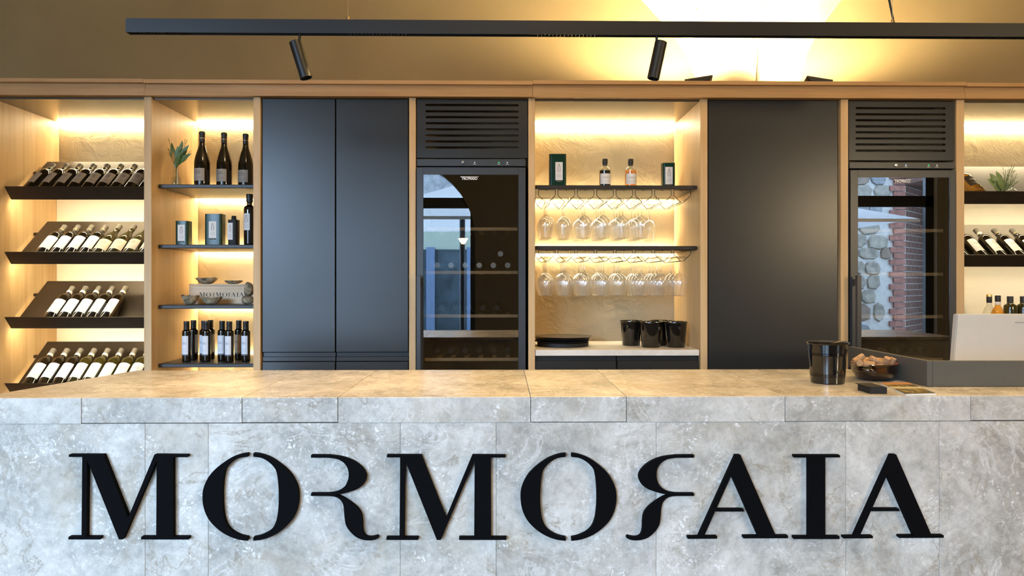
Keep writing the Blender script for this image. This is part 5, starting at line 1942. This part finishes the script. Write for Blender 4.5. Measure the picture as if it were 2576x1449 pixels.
spot((742.5, 105), (770.5, 197), 754, 'black cylinder spotlight over the two door cupboard')
spot((1663, 105.5), (1643, 198.5), 1652, 'black cylinder spotlight over the glassware niche')
for i, px in enumerate((876, 2243)):
    xx = X(px, TY + .015)
    h = thing('suspension_wire', ('thin steel wire with brass gripper, over the cupboard end of the track', 'thin steel wire with brass gripper beside the black power cord')[i], 'wire', (xx, TY + 0.015, ztop), 'track suspension wires')
    part('wire', add_tube(bmesh.new(), [(xx, TY + .010, ztop + 0.012), (xx, TY + .010, ROOM_Z - 0.001)], 0.0008, 6), 'steel', h)
    part('gripper', lathe([(0.0045, 0), (0.0045, 0.010), (0.0055, 0.0105), (0.0055, 0.013), (0.002, 0.014)], 14, center=(xx, TY + .010, ztop + 0.0002)), 'gold_metal', h, True)
    part('gripper_nut', lathe([(0.004, 0), (0.004, 0.005)], 10, center=(xx + (0.014 if i == 0 else -0.014), TY + .015, ztop + 0.0002)), 'gold_metal', h, True)
xa, xb = at(2253, 52, TY + .015), at(2241, 0, TY + .015)
cd = add_tube(bmesh.new(), [(xa.x, TY + .025, ztop + 0.0005), xb + Vector((0, .010, 0)), Vector((xb.x - 0.05, TY + .030, xb.z + 0.15)), Vector((xb.x - 0.06, TY + .035, ROOM_Z - 0.001))], 0.0038, 8)
tag(part('power_cord', cd, 'black_metal', None, True), 'black power cord running up from the hanging track', 'cord')


# ------------------------------------------------------------------ floodlights on the cornice
def flood(px0, px1, Y, side, label):
    """Flat black floodlight lying on the cornice, its lens turned up to the vault."""
    x0, x1 = X(px0, Y), X(px1, Y)
    w = x1 - x0
    cx_ = (x0 + x1) / 2
    z0 = Z_CAP + 0.0045
    r = thing('floodlight', label, 'floodlight', (cx_, Y, z0), 'floodlights on the cornice')
    M_ = Matrix.Translation((cx_, Y, z0 + 0.033)) @ Matrix.Rotation(side * R(-9), 4, 'Y') @ Matrix.Rotation(R(-30), 4, 'X')
    bm = bmesh.new()
    hw, hd = w * 0.47, 0.032
    a = [(-hw, -hd, 0.012), (hw, -hd, 0.012), (hw, hd, 0.012), (-hw, hd, 0.012)]
    b = [(-hw * 0.72, -hd * 0.7, -0.004), (hw * 0.72, -hd * 0.7, -0.004), (hw * 0.72, hd * 0.7, -0.004), (-hw * 0.72, hd * 0.7, -0.004)]
    A = [bm.verts.new(p) for p in a]
    B = [bm.verts.new(p) for p in b]
    T = [bm.verts.new((x, y, 0.018)) for x, y, z in a]
    I = [bm.verts.new((x * 0.9, y * 0.88, 0.018)) for x, y, z in a]
    D = [bm.verts.new((x * 0.9, y * 0.88, 0.012)) for x, y, z in a]
    bm.faces.new(list(reversed(B)))
    for P_, Q_ in ((B, A), (A, T), (T, I), (I, D)):
        for k in range(4):
            bm.faces.new((P_[k], P_[(k + 1) % 4], Q_[(k + 1) % 4], Q_[k]))
    bm.faces.new(D)
    for k in range(7):
        x = -hw * 0.5 + k * hw / 6
        add_box(bm, x - 0.001, x + 0.001, -hd * 0.5, hd * 0.5, -0.008, -0.003)
    bmesh.ops.recalc_face_normals(bm, faces=bm.faces)
    bmesh.ops.transform(bm, matrix=M_, verts=bm.verts)
    zmin = min(v.co.z for v in bm.verts)
    dz = z0 - zmin
    bmesh.ops.translate(bm, verts=bm.verts, vec=(0, 0, dz))
    part('housing', bm, 'black_metal', r)
    bm = bmesh.new()
    L = [bm.verts.new((x * 0.88, y * 0.86, 0.0135)) for x, y, z in a]
    bm.faces.new(L)
    bmesh.ops.transform(bm, matrix=M_, verts=bm.verts)
    bmesh.ops.translate(bm, verts=bm.verts, vec=(0, 0, dz))
    part('lens', bm, 'flood_lens', r)
    ld = bpy.data.lights.new('floodlight_beam', 'SPOT')
    ld.energy = FLOOD
    ld.color = (1.0, 0.80, 0.46)
    ld.spot_size = R(150)
    ld.spot_blend = 0.45
    ld.shadow_soft_size = 0.03
    lo = bpy.data.objects.new('floodlight_beam', ld)
    COL.objects.link(lo)
    lo.parent = r
    lo.location = Vector((0, 0.02, 0.075))
    lo.rotation_euler = Vector((-side * 0.12, 0.22, 1.0)).to_track_quat('-Z', 'Y').to_euler()
    sx_ = cx_ + side * hw * 0.98
    bm = bmesh.new()
    add_box(bm, sx_ - 0.002, sx_ + 0.002, Y - 0.015, Y + 0.015, z0, z0 + 0.035)
    part('bracket', bm, 'steel', r)
    return r


flood(1720, 1795, 4.00, 1, 'black floodlight on the cornice above the glassware niche')
flood(2022, 2092, 4.00, -1, 'black floodlight on the cornice above the single door cupboard')
